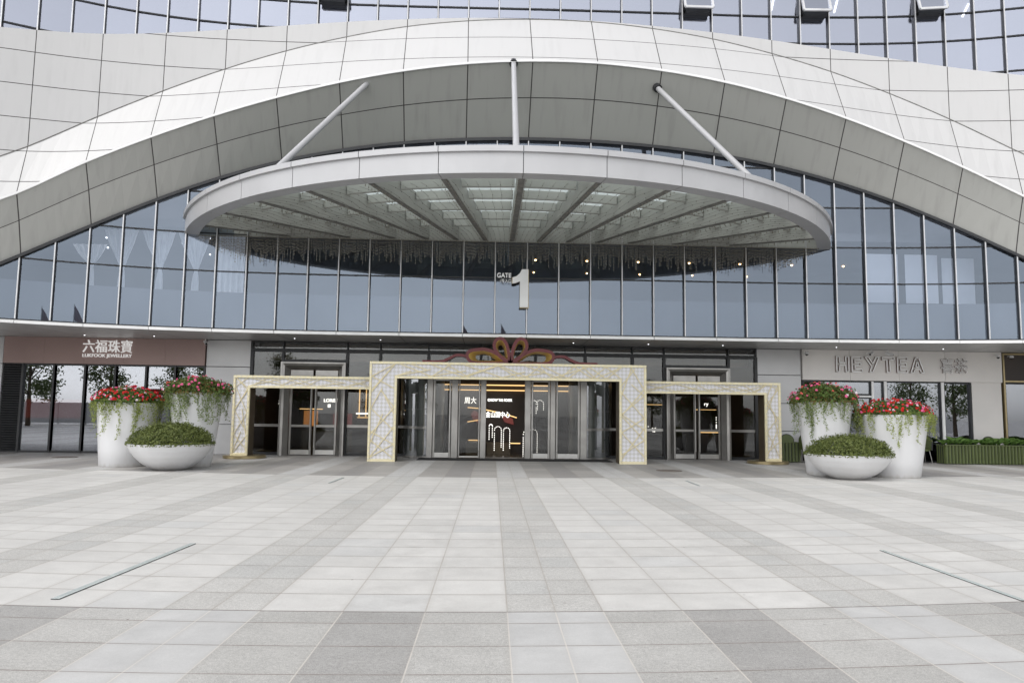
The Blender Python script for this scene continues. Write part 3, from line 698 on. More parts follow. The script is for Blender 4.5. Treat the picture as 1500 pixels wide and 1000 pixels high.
# ------------------------------------------------------------------ upper floor curtains and blinds
def tied_curtain(x, y, z0, z1, zt, wtop, off):
    q = MB(); n = 16; rows = []
    lv = [(z1, 1.0), (z1-.35*(z1-zt), .74), (z1-.65*(z1-zt), .42), (zt+.12, .16), (zt, .09), (zt-.12, .15), (zt-.4, .20), (z0, .24)]
    for z, s in lv:
        rows.append([(x+off*(1-s)+(j/n-.5)*wtop*s, y+.05*math.sin(j*2.3)*min(1, s*2), z) for j in range(n+1)])
    for r0, r1 in zip(rows[:-1], rows[1:]):
        for j in range(n): q.face([r1[j], r1[j+1], r0[j+1], r0[j]])
    o = q.build('curtain', M['curtain']); sol = o.modifiers.new('s', 'SOLIDIFY'); sol.thickness = .01
    return o
names = ['leftmost under the arch', 'second from the left', 'third from the left', 'fourth from the left']
for j, (x, zt, z1) in enumerate([(-12.9, 6.3, 7.0), (-11.95, 6.3, 7.55), (-10.75, 6.3, 7.58), (-9.6, 6.3, 7.58)]):
    tag(tied_curtain(x-.4, 25.0+.12*j, 5.1, z1, zt-.1, 1.15, .1), 'sheer white curtain tied at its waist behind upper glass, '+names[j], 'curtain', 'sheer curtains on the upper floor')
def flat_curtain(x0, x1, y, z0, z1, m_, name, label, cat, group, wav=.03):
    q = MB(); n = int((x1-x0)/.05)
    for j in range(n):
        xa, xb = x0+(x1-x0)*j/n, x0+(x1-x0)*(j+1)/n; ya, yb = y+wav*math.sin(j*1.7), y+wav*math.sin((j+1)*1.7)
        q.face([(xa, ya, z0), (xb, yb, z0), (xb, yb, z1), (xa, ya, z1)])
    o = q.build(name, m_); sol = o.modifiers.new('s', 'SOLIDIFY'); sol.thickness = .01; tag(o, label, cat, group)
flat_curtain(-9.1, -8.2, 25.1, 5.0, 7.58, M['curtain'], 'curtain', 'straight hanging white sheer curtain beside the left tip of the canopy', 'curtain', 'sheer curtains on the upper floor')
flat_curtain(13.05, 14.2, 24.9, 5.5, 7.2, M['blind'], 'roller_blind', 'left of three pale roller blinds behind the glass above the tea shop', 'blind', 'roller blinds above the tea shop', 0)
flat_curtain(14.45, 15.6, 24.9, 5.5, 7.2, M['blind'], 'roller_blind', 'middle of three pale roller blinds behind the glass above the tea shop', 'blind', 'roller blinds above the tea shop', 0)
flat_curtain(15.75, 16.9, 24.9, 5.5, 7.1, M['blind'], 'roller_blind', 'right of three pale roller blinds behind the glass above the tea shop', 'blind', 'roller blinds above the tea shop', 0)

# ------------------------------------------------------------------ canopy
CC, CR, CZ = Vector((XC, 28.25)), 11.43, 7.10
can = empty('entrance_canopy', (XC, 24, CZ), 'curved white steel and glass canopy projecting over the main entrance', 'canopy')
def arc(t, r, z): return (CC.x+r*math.sin(t), CC.y-r*math.cos(t), z)
TE = math.acos((28.25-23.98)/11.43)
edges = [rad(10*k) for k in range(-6, 7)]; edges = [-TE]+edges+[TE]
for a, b_ in zip(edges[:-1], edges[1:]):
    q = MB(); n = 5; gap = .0008; A, Bq = a+gap, b_-gap
    ts = [A+(Bq-A)*j/n for j in range(n+1)]
    prof = [(0, 0), (0, .50), (.07, .505), (.07, .64), (.03, .66), (-.30, .66), (-.30, .60), (-.12, .56), (-.12, .07), (-.42, .07), (-.42, 0)]
    for ta, tb in zip(ts[:-1], ts[1:]):
        va = [arc(ta, CR+o, CZ+h) for o, h in prof]; vb = [arc(tb, CR+o, CZ+h) for o, h in prof]; N = len(prof)
        q.quads(va+vb, [(j, N+j, N+(j+1) % N, (j+1) % N) for j in range(N)])
    for tt, fl in ((ts[0], 0), (ts[-1], 1)):
        v_ = [arc(tt, CR+o, CZ+h) for o, h in prof]; q.face(v_ if fl else v_[::-1])
    q.build('fascia_panel', M['canopy'], can)
q = MB()
for j in range(60):
    ta, tb = -TE+2*TE*j/60, -TE+2*TE*(j+1)/60
    q.face([arc(ta, CR-.01, CZ+.01), arc(tb, CR-.01, CZ+.01), arc(tb, CR-.01, CZ+.49), arc(ta, CR-.01, CZ+.49)])
    q.face([arc(ta, CR+.06, CZ+.51), arc(tb, CR+.06, CZ+.51), arc(tb, CR+.06, CZ+.63), arc(ta, CR+.06, CZ+.63)])
q.build('fascia_joint', M['dark'], can)
backx = {0: 0, 1: .87, 2: 1.82, 3: 2.78, 4: 3.85, 5: 5.3, 6: 7.2}
BE = []
for k in range(-6, 7):
    f_ = Vector(arc(rad(10*k), CR-.42, 0)); bk = Vector((XC+math.copysign(backx[abs(k)], k) if k else XC, 23.93, 0)); BE.append((f_, bk))
    q = MB(); w_ = .17
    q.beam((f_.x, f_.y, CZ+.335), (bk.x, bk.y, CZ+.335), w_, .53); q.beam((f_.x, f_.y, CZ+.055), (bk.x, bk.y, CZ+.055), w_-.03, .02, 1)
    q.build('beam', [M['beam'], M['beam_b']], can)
# purlins follow the curve between the beams
for j, fr_ in enumerate((.11, .27, .43, .60, .76, .90)):
    for (fa, ba), (fb, bb) in zip(BE[:-1], BE[1:]):
        p, r = fa.lerp(ba, fr_), fb.lerp(bb, fr_); d = (r-p).normalized(); p, r = p+d*.12, r-d*.12
        if (r-p).length < .25: continue
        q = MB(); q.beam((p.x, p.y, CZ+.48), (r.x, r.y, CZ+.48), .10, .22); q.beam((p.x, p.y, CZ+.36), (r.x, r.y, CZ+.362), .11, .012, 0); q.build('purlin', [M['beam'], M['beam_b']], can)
q = MB()
for (fa, ba), (fb, bb) in zip(BE[:-1], BE[1:]): q.face([(fa.x, fa.y, CZ+.615), (fb.x, fb.y, CZ+.615), (bb.x, bb.y, CZ+.615), (ba.x, ba.y, CZ+.615)])
for s, (fa, ba) in ((-1, BE[0]), (1, BE[-1])): 
    e = arc(s*TE, CR-.3, 0); q.face([(fa.x, fa.y, CZ+.615), (e[0], e[1], CZ+.615), (ba.x, ba.y, CZ+.615)] if s > 0 else [(e[0], e[1], CZ+.615), (fa.x, fa.y, CZ+.615), (ba.x, ba.y, CZ+.615)])
q.build('roof_glass', M['canopy_glass'], can)
q = MB(); q.box(XC-10.2, XC+10.2, 23.90, 23.98, CZ+.02, CZ+.62); q.build('back_beam', M['beam'], can)
# tie rods
ends = [((.72, 22.42, 12.47), (.64, 17.1, 7.72)), ((-3.87, 22.75, 11.85), (-5.5, 18.9, 7.72)), ((5.35, 22.7, 11.92), (6.85, 18.7, 7.72))]
for a, b_ in ends:
    q = MB(); q.tube([a, b_], .082, 16); 
    o = q.build('tie_rod', M['canopy'], can); smooth_angle(o)
    A_, B_ = Vector(a), Vector(b_); d = (A_-B_).normalized()
    k = MB(); k.tube([A_-d*.02, A_+d*.12], .135, 16); k.build('collar', M['dark'], o)
# light strings: icicles under the rear part and along the beams, wires running front to back
q = MB(); random.seed(5)
def strand(x, y, z, L):
    q.tube([(x, y, z), (x+random.uniform(-.012, .012), y, z-L)], .0048, 3, 0, False)
    zz = z-.05
    while zz > z-L:
        q.box(x-.011, x+.011, y-.011, y+.011, zz-.028, zz, 1); zz -= random.uniform(.07, .13)
x = XC-10.1
while x < XC+10.1:
    e = min(1, (10.3-abs(x-XC))/1.5)
    strand(x, 23.72, CZ+.03, random.choice([.42, .55, .68, .8])*random.uniform(.85, 1.1)*e+.05); x += random.uniform(.036, .055)
for f_, bk in BE:
    n = int((f_-bk).length/.17)
    for j in range(n):
        p = f_.lerp(bk, (j+.5)/n)
        for s in (-.09, .09): strand(p.x+s, p.y, CZ+.04, random.uniform(.03, .10))
for (fa, ba), (fb, bb) in zip(BE[:-1], BE[1:]):
    for s in (.12, .28, .42, .58, .72, .88):
        a, c_ = fa.lerp(fb, s), ba.lerp(bb, s); n = 14
        pts = [(lambda p, t: (p.x+.02*math.sin(t*40), p.y, CZ+.05-.10*(1-abs(math.sin(t*math.pi*3)))))(a.lerp(c_, j/n), j/n) for j in range(n+1)]
        q.tube(pts, .004, 3, 2, False)
        for p in pts[1:-1]: q.box(p[0]-.009, p[0]+.009, p[1]-.009, p[1]+.009, p[2]-.02, p[2], 2)
tag(q.build('light_strings', [M['beam_b'], M['bead'], M['bead_l']], can), kind='stuff')

# ------------------------------------------------------------------ portals
def portal(name, label, x0, x1, zt, y0, y1, pil, head, left=True, right=True, seed=1, dz=0, stickw=.035):
    P_ = empty(name, ((x0+x1)/2, y0, dz), label, 'portal', 'gold framed portals before the doors')
    L = x0+(pil if left else 0); Rr = x1-(pil if right else 0); zi = zt-head
    q = MB()    # body
    if left: q.box(x0+.01, L-.01, y0+.07, y1, dz, zt-.01)
    if right: q.box(Rr+.01, x1-.01, y0+.07, y1, dz, zt-.01)
    q.box(L if left else x0+.003, Rr if right else x1-.003, y0+.07, y1-.003, zi+.01, zt-.013)
    q.build('frame_body', M['bronze'], P_)
    q = MB(); y = y0+.05
    if left: q.box(x0+.05, L-.05, y, y+.02, dz+.05, zt-.05)
    if right: q.box(Rr+.05, x1-.05, y, y+.02, dz+.05, zt-.05)
    q.box((L-.05) if left else x0, (Rr+.05) if right else x1, y+.002, y+.02, zi+.05, zt-.05)
    q.build('diamond_panel', M['checker'], P_)
    q = MB(); t = .074; c = .011   # raised gold borders, butted end to end
    outer = [((x0, dz), (x0, zt)), ((x0, zt), (x1, zt)), ((x1, zt), (x1, dz))]
    def bar(xa, xb, za, zb): q.bbox(xa, xb, y0, y0+.09, za, zb, c)
    if left: bar(x0, x0+t, dz, zt-t); bar(L-t, L, dz, zi-.0); 
    if right: bar(x1-t, x1, dz, zt-t); bar(Rr, Rr+t, dz, zi)
    bar(x0, x1, zt-t, zt); bar(L-t if left else x0, Rr+t if right else x1, zi, zi+t)
    if left: bar(x0+t, L-t, dz, dz+t)
    if right: bar(Rr+t, x1-t, dz, dz+t)
    b_ = q.build('border', M['gold'], P_)
    q = MB()    # bulbs set along the borders
    def dots(xa, za, xb, zb):
        n = max(1, int(math.hypot(xb-xa, zb-za)/.17))
        for j in range(n):
            xx, zz = xa+(xb-xa)*(j+.5)/n, za+(zb-za)*(j+.5)/n
            q.tube([(xx, y0-.012, zz), (xx, y0+.002, zz)], .016, 6)
    if left: dots(x0+t/2, dz, x0+t/2, zt); dots(L-t/2, dz, L-t/2, zi)
    if right: dots(x1-t/2, dz, x1-t/2, zt); dots(Rr+t/2, dz, Rr+t/2, zi)
    dots(x0, zt-t/2, x1, zt-t/2); dots(L, zi+t/2, Rr, zi+t/2)
    q.build('bulb_row', M['cap'], b_)
    q = MB(); rr = random.Random(seed)
    def sticks(xa, xb, za, zb, horizontal):
        # zig-zag lattice of straight sticks between the two long edges with crossings
        Ln = (xb-xa) if horizontal else (zb-za); W = (zb-za) if horizontal else (xb-xa)
        s = 0; side = 0
        def T(l, w): return (xa+l, za+w) if horizontal else (xa+w, za+l)
        lay = 0
        for k in range(3):
            s = rr.uniform(0, .2); side = k % 2
            while s < Ln-.1:
                st = rr.uniform(.35, 1.0)*(1.2 if horizontal else 1); s2 = min(Ln, s+st); w0, w1 = (0, W) if side == 0 else (W, 0)
                if rr.random() < .2: w1 = W*rr.uniform(.4, .6)
                a, b2 = T(s, w0), T(s2, w1); yy = y0+.035-.0021*(lay % 7); lay += 1
                q.beam((a[0], yy, a[1]), (b2[0], yy, b2[1]), .02, stickw, up=Vector((0, 1, 0)).cross(Vector((b2[0]-a[0], 0, b2[1]-a[1]))).normalized())
                s = s2 if rr.random() < .7 else s2-rr.uniform(0, .12); side = 1-side
    if left: sticks(x0+t, L-t, dz+t, zt-t, False)
    if right: sticks(Rr+t, x1-t, dz+t, zt-t, False)
    sticks((L-t) if left else x0, (Rr+t) if right else x1, zi+t, zt-t, True)
    q.build('stick_lattice', M['gold_d'], P_)
    return P_
portal('entrance_portal', 'tall centre portal with gold borders and pale diamond panels under the red bow', -3.66, 5.14, 3.13, 23.6, 24.3, .87, .53, seed=4, stickw=.028)
portal('entrance_portal', 'lower portal with gold borders joined to the left of the centre portal', -8.12, -3.665, 2.66, 24.3, 24.95, .54, .40, right=False, seed=9, dz=.10, stickw=.017)
portal('entrance_portal', 'lower portal with gold borders joined to the right of the centre portal', 5.145, 9.76, 2.66, 24.3, 24.95, .54, .40, left=False, seed=15, dz=.10, stickw=.017)
for cx, lb in ((-7.75, 'round flat brass base under the left portal leg'), (9.4, 'round flat brass base under the right portal leg')):
    q = MB(); q.lathe(cx, 24.62, [(.66, .0), (.67, .01), (.67, .085), (.655, .1)], 48); o = q.build('brass_base', M['brass']); smooth_angle(o); tag(o, lb, 'base', 'brass bases of the side portals')

# bow on the centre portal
bow = empty('ribbon_bow', (.78, 23.85, 3.13), 'dark red ribbon bow with gold inner loops on top of the centre portal', 'bow')
K = 1/46.0
def cr_s(P_, n=6):
    out = []
    for i in range(len(P_)-1):
        p0, p1, p2, p3 = P_[max(i-1, 0)], P_[i], P_[i+1], P_[min(i+2, len(P_)-1)]
        for j in range(n):
            f = j/n; out.append(tuple(.5*(2*b+(c-a)*f+(2*a-5*b+4*c-d)*f*f+(3*b-a-3*c+d)*f**3) for a, b, c, d in zip(p0, p1, p2, p3)))
    return out+[P_[-1]]
def ribbon(pts, th, y0, y1, name, inner_gold, s):
    # pts in crop pixels relative to the knot (x right, y up), 4.35 px per photo pixel
    P_ = [Vector((.78+s*x*K/4.35, 3.15+z*K/4.35)) for x, z in cr_s(pts)]
    q = MB(); n = len(P_); L_, R_ = [], []
    for i in range(n):
        d = (P_[min(i+1, n-1)]-P_[max(i-1, 0)]).normalized(); nn = Vector((-d.y, d.x))*th/2
        L_.append(P_[i]+nn); R_.append(P_[i]-nn)
    gi = 1 if inner_gold else 0
    cen = sum(P_, Vector((0, 0)))/n; sh = .42 if inner_gold else 0
    Lb = [p.lerp(cen, sh) for p in L_]; Rb = [p.lerp(cen, sh*.6) for p in R_]
    for i in range(n-1):
        f = lambda p, y: (p.x, y, p.y)
        q.face([f(L_[i], y0), f(L_[i+1], y0), f(R_[i+1], y0), f(R_[i], y0)], 0)
        q.face([f(Lb[i], y1), f(Rb[i], y1), f(Rb[i+1], y1), f(Lb[i+1], y1)], 0)
        q.face([f(L_[i], y0), f(Lb[i], y1), f(Lb[i+1], y1), f(L_[i+1], y0)], gi)
        q.face([f(R_[i], y0), f(R_[i+1], y0), f(Rb[i+1], y1), f(Rb[i], y1)], gi)
    q.face([(L_[0].x, y0, L_[0].y), (R_[0].x, y0, R_[0].y), (R_[0].x, y1, R_[0].y), (L_[0].x, y1, L_[0].y)]); q.face([(L_[-1].x, y0, L_[-1].y), (L_[-1].x, y1, L_[-1].y), (R_[-1].x, y1, R_[-1].y), (R_[-1].x, y0, R_[-1].y)])
    q.build(name, [M['red'], M['gold_in']], bow)
for s in (-1, 1):
    up_ = [(4, 0), (10, 50), (22, 105), (42, 142), (66, 154), (92, 143), (104, 115), (98, 82), (70, 42), (35, 15), (4, 0)]
    sd_ = [(6, 4), (50, 30), (100, 62), (160, 82), (215, 80), (262, 68), (276, 38), (258, 8), (220, -4), (120, -6), (6, -4)]
    ribbon(up_ if s > 0 else up_, .105, 23.62, 24.12, 'loop', True, s)
    ribbon(sd_, .105, 23.64, 24.10, 'loop', True, s)
    ribbon([(272, 34), (310, 44), (350, 42), (390, 22), (430, 4), (480, 0), (560, 0)], .085, 23.66, 24.0, 'tail', False, s)

# ------------------------------------------------------------------ planters
def crown(q, cx, cy, cz, rx, rz, n, size, mi=0, shell=.75, lump=.10, seed=0):
    rr = random.Random(seed); ph = [rr.uniform(0, 6.28) for _ in range(6)]
    for _ in range(n):
        t = rr.uniform(0, 2*math.pi); s = rr.random(); el = math.asin(s**.85); k = rr.uniform(shell, 1.0)
        lm = 1+lump*(math.sin(3*t+ph[0])*math.cos(4*el+ph[1])+.7*math.sin(7*t+ph[2]+3*el)+.6*math.sin(13*t+ph[3])*math.sin(9*el+ph[4]))
        d = Vector((math.cos(t)*math.cos(el), math.sin(t)*math.cos(el), math.sin(el)))
        p = Vector((cx+d.x*rx*k*lm, cy+d.y*rx*k*lm, cz+d.z*rz*k*lm))
        nn = (d+Vector((rr.uniform(-.9, .9), rr.uniform(-.9, .9), rr.uniform(-.3, 1.0)))).normalized()
        q.leaf(p, nn, size*rr.uniform(.6, 1.4), .5, mi)
def pot_thing(x, y, rt, rb, h, label, group='white flower planters beside the entrance'):
    P_ = empty('flower_planter', (x, y, 0), label, 'planter', group)
    q = MB(); q.lathe(x, y, [(rb-.02, 0), (rb, .015), (rb+(rt-rb)*.25, h*.25), (rb+(rt-rb)*.5, h*.5), (rb+(rt-rb)*.75, h*.75), (rt-.004, h-.03), (rt, h-.015), (rt-.012, h), (rt-.05, h), (rt-.06, h-.15)], 72, 0, False)
    q.face([(x+(rb-.02)*math.cos(-t), y+(rb-.02)*math.sin(-t), 0) for t in [2*math.pi*k/40 for k in range(40)]])
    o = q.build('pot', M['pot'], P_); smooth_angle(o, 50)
    q = MB(); q.lathe(x, y, [(rt-.06, h-.12), (.3, h-.02)], 32); q.build('soil', M['soil'], P_)
    return P_
def flowers(P_, x, y, z, rx, rz, n, mats, wts, size, seed, elmin=.12):
    rr = random.Random(seed); q = MB()
    for _ in range(n):
        t = rr.uniform(0, 2*math.pi); el = math.asin(min(1, elmin+rr.random()*(1-elmin)))
        d = Vector((math.cos(t)*math.cos(el), math.sin(t)*math.cos(el), math.sin(el))); k = rr.uniform(.96, 1.07)
        p = Vector((x+d.x*rx*k, y+d.y*rx*k, z+d.z*rz*k)); mi = rr.choices(range(len(mats)), wts)[0]; r = size*rr.uniform(.6, 1.25)
        for j in range(9):
            dd = (d+Vector((rr.uniform(-1, 1), rr.uniform(-1, 1), rr.uniform(-.8, 1)))*.9).normalized(); q.leaf(p+dd*r*.55, dd, r*1.0, .95, mi, .12)
    q.build('blossoms', mats, P_)
def vines(P_, x, y, z, r, n, lmin, lmax, m_, seed, size=.045, side=None):
    rr = random.Random(seed); q = MB()
    for i in range(n):
        t = rr.uniform(0, 2*math.pi) if side is None else rr.choices([rr.uniform(0, 2*math.pi), side+rr.gauss(0, .5)], [.6, .4])[0]
        L = lmin+(lmax-lmin)*rr.random()**2.2; rad_ = r-.06; pts = []; a = t; out = 0
        pts.append(Vector((x+rad_*math.cos(a), y+rad_*math.sin(a), z+.05)))
        pts.append(Vector((x+(r+.05)*math.cos(a), y+(r+.05)*math.sin(a), z+.05)))
        s = 0; b = rr.uniform(.04, .16)
        while s < L:
            s += .05; a += rr.gauss(0, .018)
            ro = r+b+.015*math.sin(s*9+i)-(s*.10 if s < L else 0)
            pts.append(Vector((x+ro*math.cos(a), y+ro*math.sin(a), z+.03-s)))
        q.tube(pts, .004, 3, 0, False)
        for p in pts[1:]:
            for _ in range(rr.choice([2, 3, 4, 5])):
                o = Vector((rr.uniform(-1, 1), rr.uniform(-1, 1), rr.uniform(-1, .6)))*.045
                q.leaf(p+o, Vector((math.cos(a)+rr.uniform(-.7, .7), math.sin(a)+rr.uniform(-.7, .7), rr.uniform(-.2, .9))), size*rr.uniform(.6, 1.3), .6)
    q.build('trailing_vines', m_, P_)
def bowl_thing(x, y, r, h, top, label, seed):
    P_ = empty('shrub_bowl', (x, y, 0), label, 'planter', 'white shrub bowls beside the entrance')
    prof = [(.34, 0), (.385, .012)]
    kn = [(0, .37), (.1, .50), (.28, .675), (.5, .82), (.75, .93), (1, 1)]
    for a_ in range(1, 21):
        f = a_/20*.985
        for (h0, r0), (h1, r1) in zip(kn[:-1], kn[1:]):
            if h0 <= f <= h1: prof.append((r*(math.sqrt(r0**2+(r1**2-r0**2)*(f-h0)/(h1-h0))), h*f+.01)); break
    prof += [(r, h-.008), (r-.015, h), (r-.06, h), (r-.08, h-.1)]
    q = MB(); q.lathe(x, y, prof, 72, 0, False); q.face([(x+.34*math.cos(-t), y+.34*math.sin(-t), 0) for t in [2*math.pi*k/40 for k in range(40)]])
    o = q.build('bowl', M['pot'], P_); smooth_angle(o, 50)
    q = MB(); q.lathe(x, y, [(r-.08, h-.08), (.2, h)], 32); q.build('soil', M['soil'], P_)
    q = MB(); crown(q, x, y, h-.02, r*.97, top-h, 9000, .062, 0, .78, .065, seed)
    rr = random.Random(seed+5)
    for _ in range(500):   # sprigs that break the outline and spill over the rim
        t = rr.uniform(0, 6.283); p = Vector((x+(r+.0)*math.cos(t), y+(r+.0)*math.sin(t), h-.01)); 
        q.leaf(p+Vector((rr.uniform(-.05, .03)*math.cos(t), rr.uniform(-.05, .03)*math.sin(t), rr.uniform(-.03, .06))), Vector((math.cos(t), math.sin(t), rr.uniform(0, 1))), .06, .5)
    for _ in range(200):
        t = rr.uniform(0, 6.283); el = math.asin(rr.uniform(.1, 1)); d = Vector((math.cos(t)*math.cos(el), math.sin(t)*math.cos(el), math.sin(el)))
        p = Vector((x+d.x*r, y+d.y*r, h+d.z*(top-h)))
        for j in range(3): q.leaf(p+d*(-.01+.016*j)+Vector((0, 0, .01*j)), d+Vector((rr.uniform(-1, 1), rr.uniform(-1, 1), rr.uniform(-1, 1))), .05, .5)
    q.build('shrub', M['leaf'], P_)
RW = ([M['fl_red'], M['fl_pink'], M['fl_white']], [.70, .14, .16]); PK = ([M['fl_pink'], M['fl_coral'], M['fl_white']], [.72, .2, .08])
def tall(x, y, rt, rb, h, label, seed, crz, mat_f, n_f, leafm, vm, cr_r, nleaf=3200, vn=34, vl=(.3, .95)):
    P_ = pot_thing(x, y, rt, rb, h, label)
    q = MB(); crown(q, x, y, h-.02, cr_r, crz, nleaf, .085, 0, .66, .10, seed); crown(q, x, y, h-.05, cr_r*.98, crz*1.02, nleaf//4, .07, 1, .9, .08, seed+1); q.build('foliage', leafm, P_)
    flowers(P_, x, y, h, cr_r*1.0, crz*1.02, n_f, *mat_f, .05, seed+2); vines(P_, x, y, h, rt, vn, vl[0]*.35, vl[1], vm, seed+3)
tall(-7.95, 20.9, .71, .45, 2.0, 'tallest white pot of the left group, with pink flowers and trailing green vines', 21, .44, PK, 85, [M['leaf_f'], M['leaf_br']], M['vine_g'], .90, vn=90, vl=(.4, .9))
tall(-9.74, 20.75, .76, .62, 1.70, 'wide white pot at the left of its group with red and white flowers', 31, .42, RW, 270, [M['leaf_f'], M['leaf_f']], M['vine'], .86, vn=90, vl=(.35, 1.0))
bowl_thing(-8.06, 19.62, 1.04, .66, 1.20, 'low white round bowl of clipped green shrub in front of the left planters', 41)
tall(9.26, 20.1, .72, .48, 1.95, 'tallest white pot of the right group, with pink flowers and trailing vines', 51, .52, PK, 80, [M['leaf_f'], M['leaf_br']], M['vine_g'], .90, vn=90, vl=(.4, 1.0))
tall(10.97, 19.75, .86, .62, 1.64, 'wide white pot at the right of its group with bright red flowers', 61, .40, RW, 270, [M['leaf_f'], M['leaf_f']], M['vine'], .93, vn=90, vl=(.3, .85))
bowl_thing(9.32, 18.92, 1.04, .62, 1.12, 'low white round bowl of clipped green shrub in front of the right planters', 71)

# green ribbed planter boxes on the right
def ribbed(x0, x1, y0, y1, h, label, seed, plants=True):
    P_ = empty('planter_box', ((x0+x1)/2, y0, 0), label, 'planter box', 'green ribbed planter boxes')
    q = MB(); q.box(x0+.02, x1-.02, y0+.03, y1-.02, .02, h-.04, 1)
    n = int((x1-x0)/.115)
    for j in range(n):
        xa = x0+(x1-x0)*(j+.12)/n; xb = x0+(x1-x0)*(j+.88)/n; c = .02
        q.prism([(xa, .02), (xa, h-.02), (xb, h-.02), (xb, .02)], y0+.012, y0+.05, 0); q.prism([(xa+c, .02), (xa+c, h-.02), (xb-c, h-.02), (xb-c, .02)], y0-.012, y0+.012, 0)
    m_ = int((y1-y0)/.115)
    for xq in (x0, x1-.05):
        for j in range(m_): q.box(xq, xq+.05, y0+(y1-y0)*(j+.12)/m_+.05, y0+(y1-y0)*(j+.88)/m_, .02, h-.02)
    q.box(x0-.01, x1+.01, y0-.02, y0+.05, h-.02, h+.01); q.box(x0-.01, x1+.01, y1-.05, y1+.01, h-.02, h+.01)
    q.build('box', [M['green_box'], M['dark']], P_)
    if plants:
        rr = random.Random(seed); q = MB(); x = x0+.1
        while x < x1-.05:
            s = rr.uniform(.5, 1.1); yy = (y0+y1)/2+rr.uniform(-.1, .1)
            for k in range(12):
                a = rr.uniform(0, 6.28); L = rr.uniform(.16, .38)*s; up = rr.uniform(.7, 2.2); base = Vector((x, yy, h)); d = Vector((math.cos(a), math.sin(a), up)).normalized(); side = Vector((-math.sin(a), math.cos(a), 0))
                p1, p2, p3 = base+d*L*.4, base+d*L*.8, base+d*L*1.0+Vector((math.cos(a), math.sin(a), -.4))*L*.35
                w_ = L*.22; q.face([base, p1+side*w_, p2+side*w_*.9, p3, p2-side*w_*.9, p1-side*w_])
            x += rr.uniform(.07, .20)
        q.build('plants', M['fern'], P_)
ribbed(15.85, 22.5, 25.3, 25.8, .66, 'long green ribbed planter box with leafy plants under the tea shop pier', 3)
ribbed(10.05, 10.86, 25.35, 25.8, .68, 'short green ribbed planter box beside the right portal leg', 5, False)
ribbed(11.2, 12.4, 25.35, 25.8, .68, 'green ribbed planter box half hidden behind the tall right planter', 8)

# chairs
def chair_thing(x, y, rz, label, tall_back=False):
    P_ = empty('cafe_chair', (0, 0, 0), label, 'chair', 'cafe chairs outside the tea shop')
    q = MB(); q.lathe(0, 0, [(.20, .43), (.23, .44), (.23, .47), (.20, .48)], 20); q.build('seat', M['green_box'], P_)
    q = MB(); n = 14; zc = .72
    pts = [(-.22+.0, .46)]
    for j in range(n+1):
        t = math.pi*j/n; pts.append((-.24*math.cos(t), zc+.22*math.sin(t)))
    pts.append((.22, .46)); vs = []
    q.prism(pts[::-1], .19, .225); q.build('backrest', M['green_box'], P_)
    q = MB()
    for i in range(len(pts)-1): q.tube([(pts[i][0], .205, pts[i][1]), (pts[i+1][0], .205, pts[i+1][1])], .022, 6)
    q.build('back_rim', M['dark'], P_)
    for sx in (-1, 1):
        for sy in (-1, 1):
            q = MB(); q.tube([(sx*.15, sy*.15, .44), (sx*.21, sy*.21, 0)], [.014, .011], 8); q.build('leg', M['steel'], P_)
    P_.location = (x, y, 0); P_.rotation_euler = (0, 0, rz)
    return P_
chair_thing(10.55, 26.05, rad(180), 'round backed green chair behind the short planter box right of the portal')
chair_thing(11.0, 25.1, rad(100), 'small chair with thin metal legs between two green planter boxes')
chair_thing(15.3, 25.7, rad(-90), 'dark chair between the wide red flower pot and the long planter box')
chair_thing(17.75, 26.02, rad(180), 'round backed green chair standing behind the long planter box')
# small round table behind
T_ = empty('cafe_table', (14.7, 25.75, 0), 'small dark round cafe table behind the wide red flower pot', 'table')
q = MB(); q.lathe(14.7, 25.75, [(.30, .72), (.31, .73), (.31, .75), (.3, .755)], 28); q.build('top', M['dark'], T_)
q = MB(); q.tube([(14.7, 25.75, .02), (14.7, 25.75, .72)], .025, 10); q.build('stem', M['dark'], T_)
q = MB(); q.lathe(14.7, 25.75, [(.2, 0), (.2, .012), (.05, .03)], 24); q.build('base', M['dark'], T_)

# ------------------------------------------------------------------ signs
S1 = empty('gate_sign', (.85, 23.75, 4.9), 'tall white number 1 with small GATE lettering fixed on the glass front', 'sign')
GY = 23.84
q = MB(); q.prism([(1.06, 4.95), (1.33, 4.95), (1.33, 6.19), (1.12, 6.19), (1.06, 6.06), (.95, 5.96), (.82, 5.92), (.82, 5.72), (.93, 5.74), (1.06, 5.80)][::-1], GY-.10, GY); q.build('numeral', M['trim'], S1)
q = MB(); 
oN = [(1.06, 4.95), (1.33, 4.95), (1.33, 6.19), (1.12, 6.19), (1.06, 6.06), (.95, 5.96), (.82, 5.92), (.82, 5.72), (.93, 5.74), (1.06, 5.80)]
q.prism([(1.05+(x-1.05)*1.09, 5.57+(z-5.57)*1.035) for x, z in oN][::-1], GY+.002, GY+.05); q.build('backing', M['brass'], S1)
text_mesh('GATE', .46, .155, (.32, GY+.03, 5.92), .05, M['letters'], 'lettering', S1, bold=.015)
text_mesh('1号入口', .36, .115, (.42, GY+.03, 5.76), .05, M['letters'], 'lettering', S1)
S2 = empty('shop_sign', (-13.1, 26.25, 3.3), 'white Chinese and LUKFOOK JEWELLERY lettering on the brown fascia', 'sign')
text_mesh('六福珠寶', 1.68, .44, (-13.98, 26.27, 3.46), .05, M['let_sign'], 'lettering', S2)
text_mesh('LUKFOOK JEWELLERY', 1.68, .15, (-13.98, 26.27, 3.265), .03, M['let_sign'], 'lettering', S2, bold=.006)
S3 = empty('shop_sign', (15, 26.25, 3.2), 'outlined HEYTEA lettering and two Chinese characters on the pale wall', 'sign')
HY = 26.27
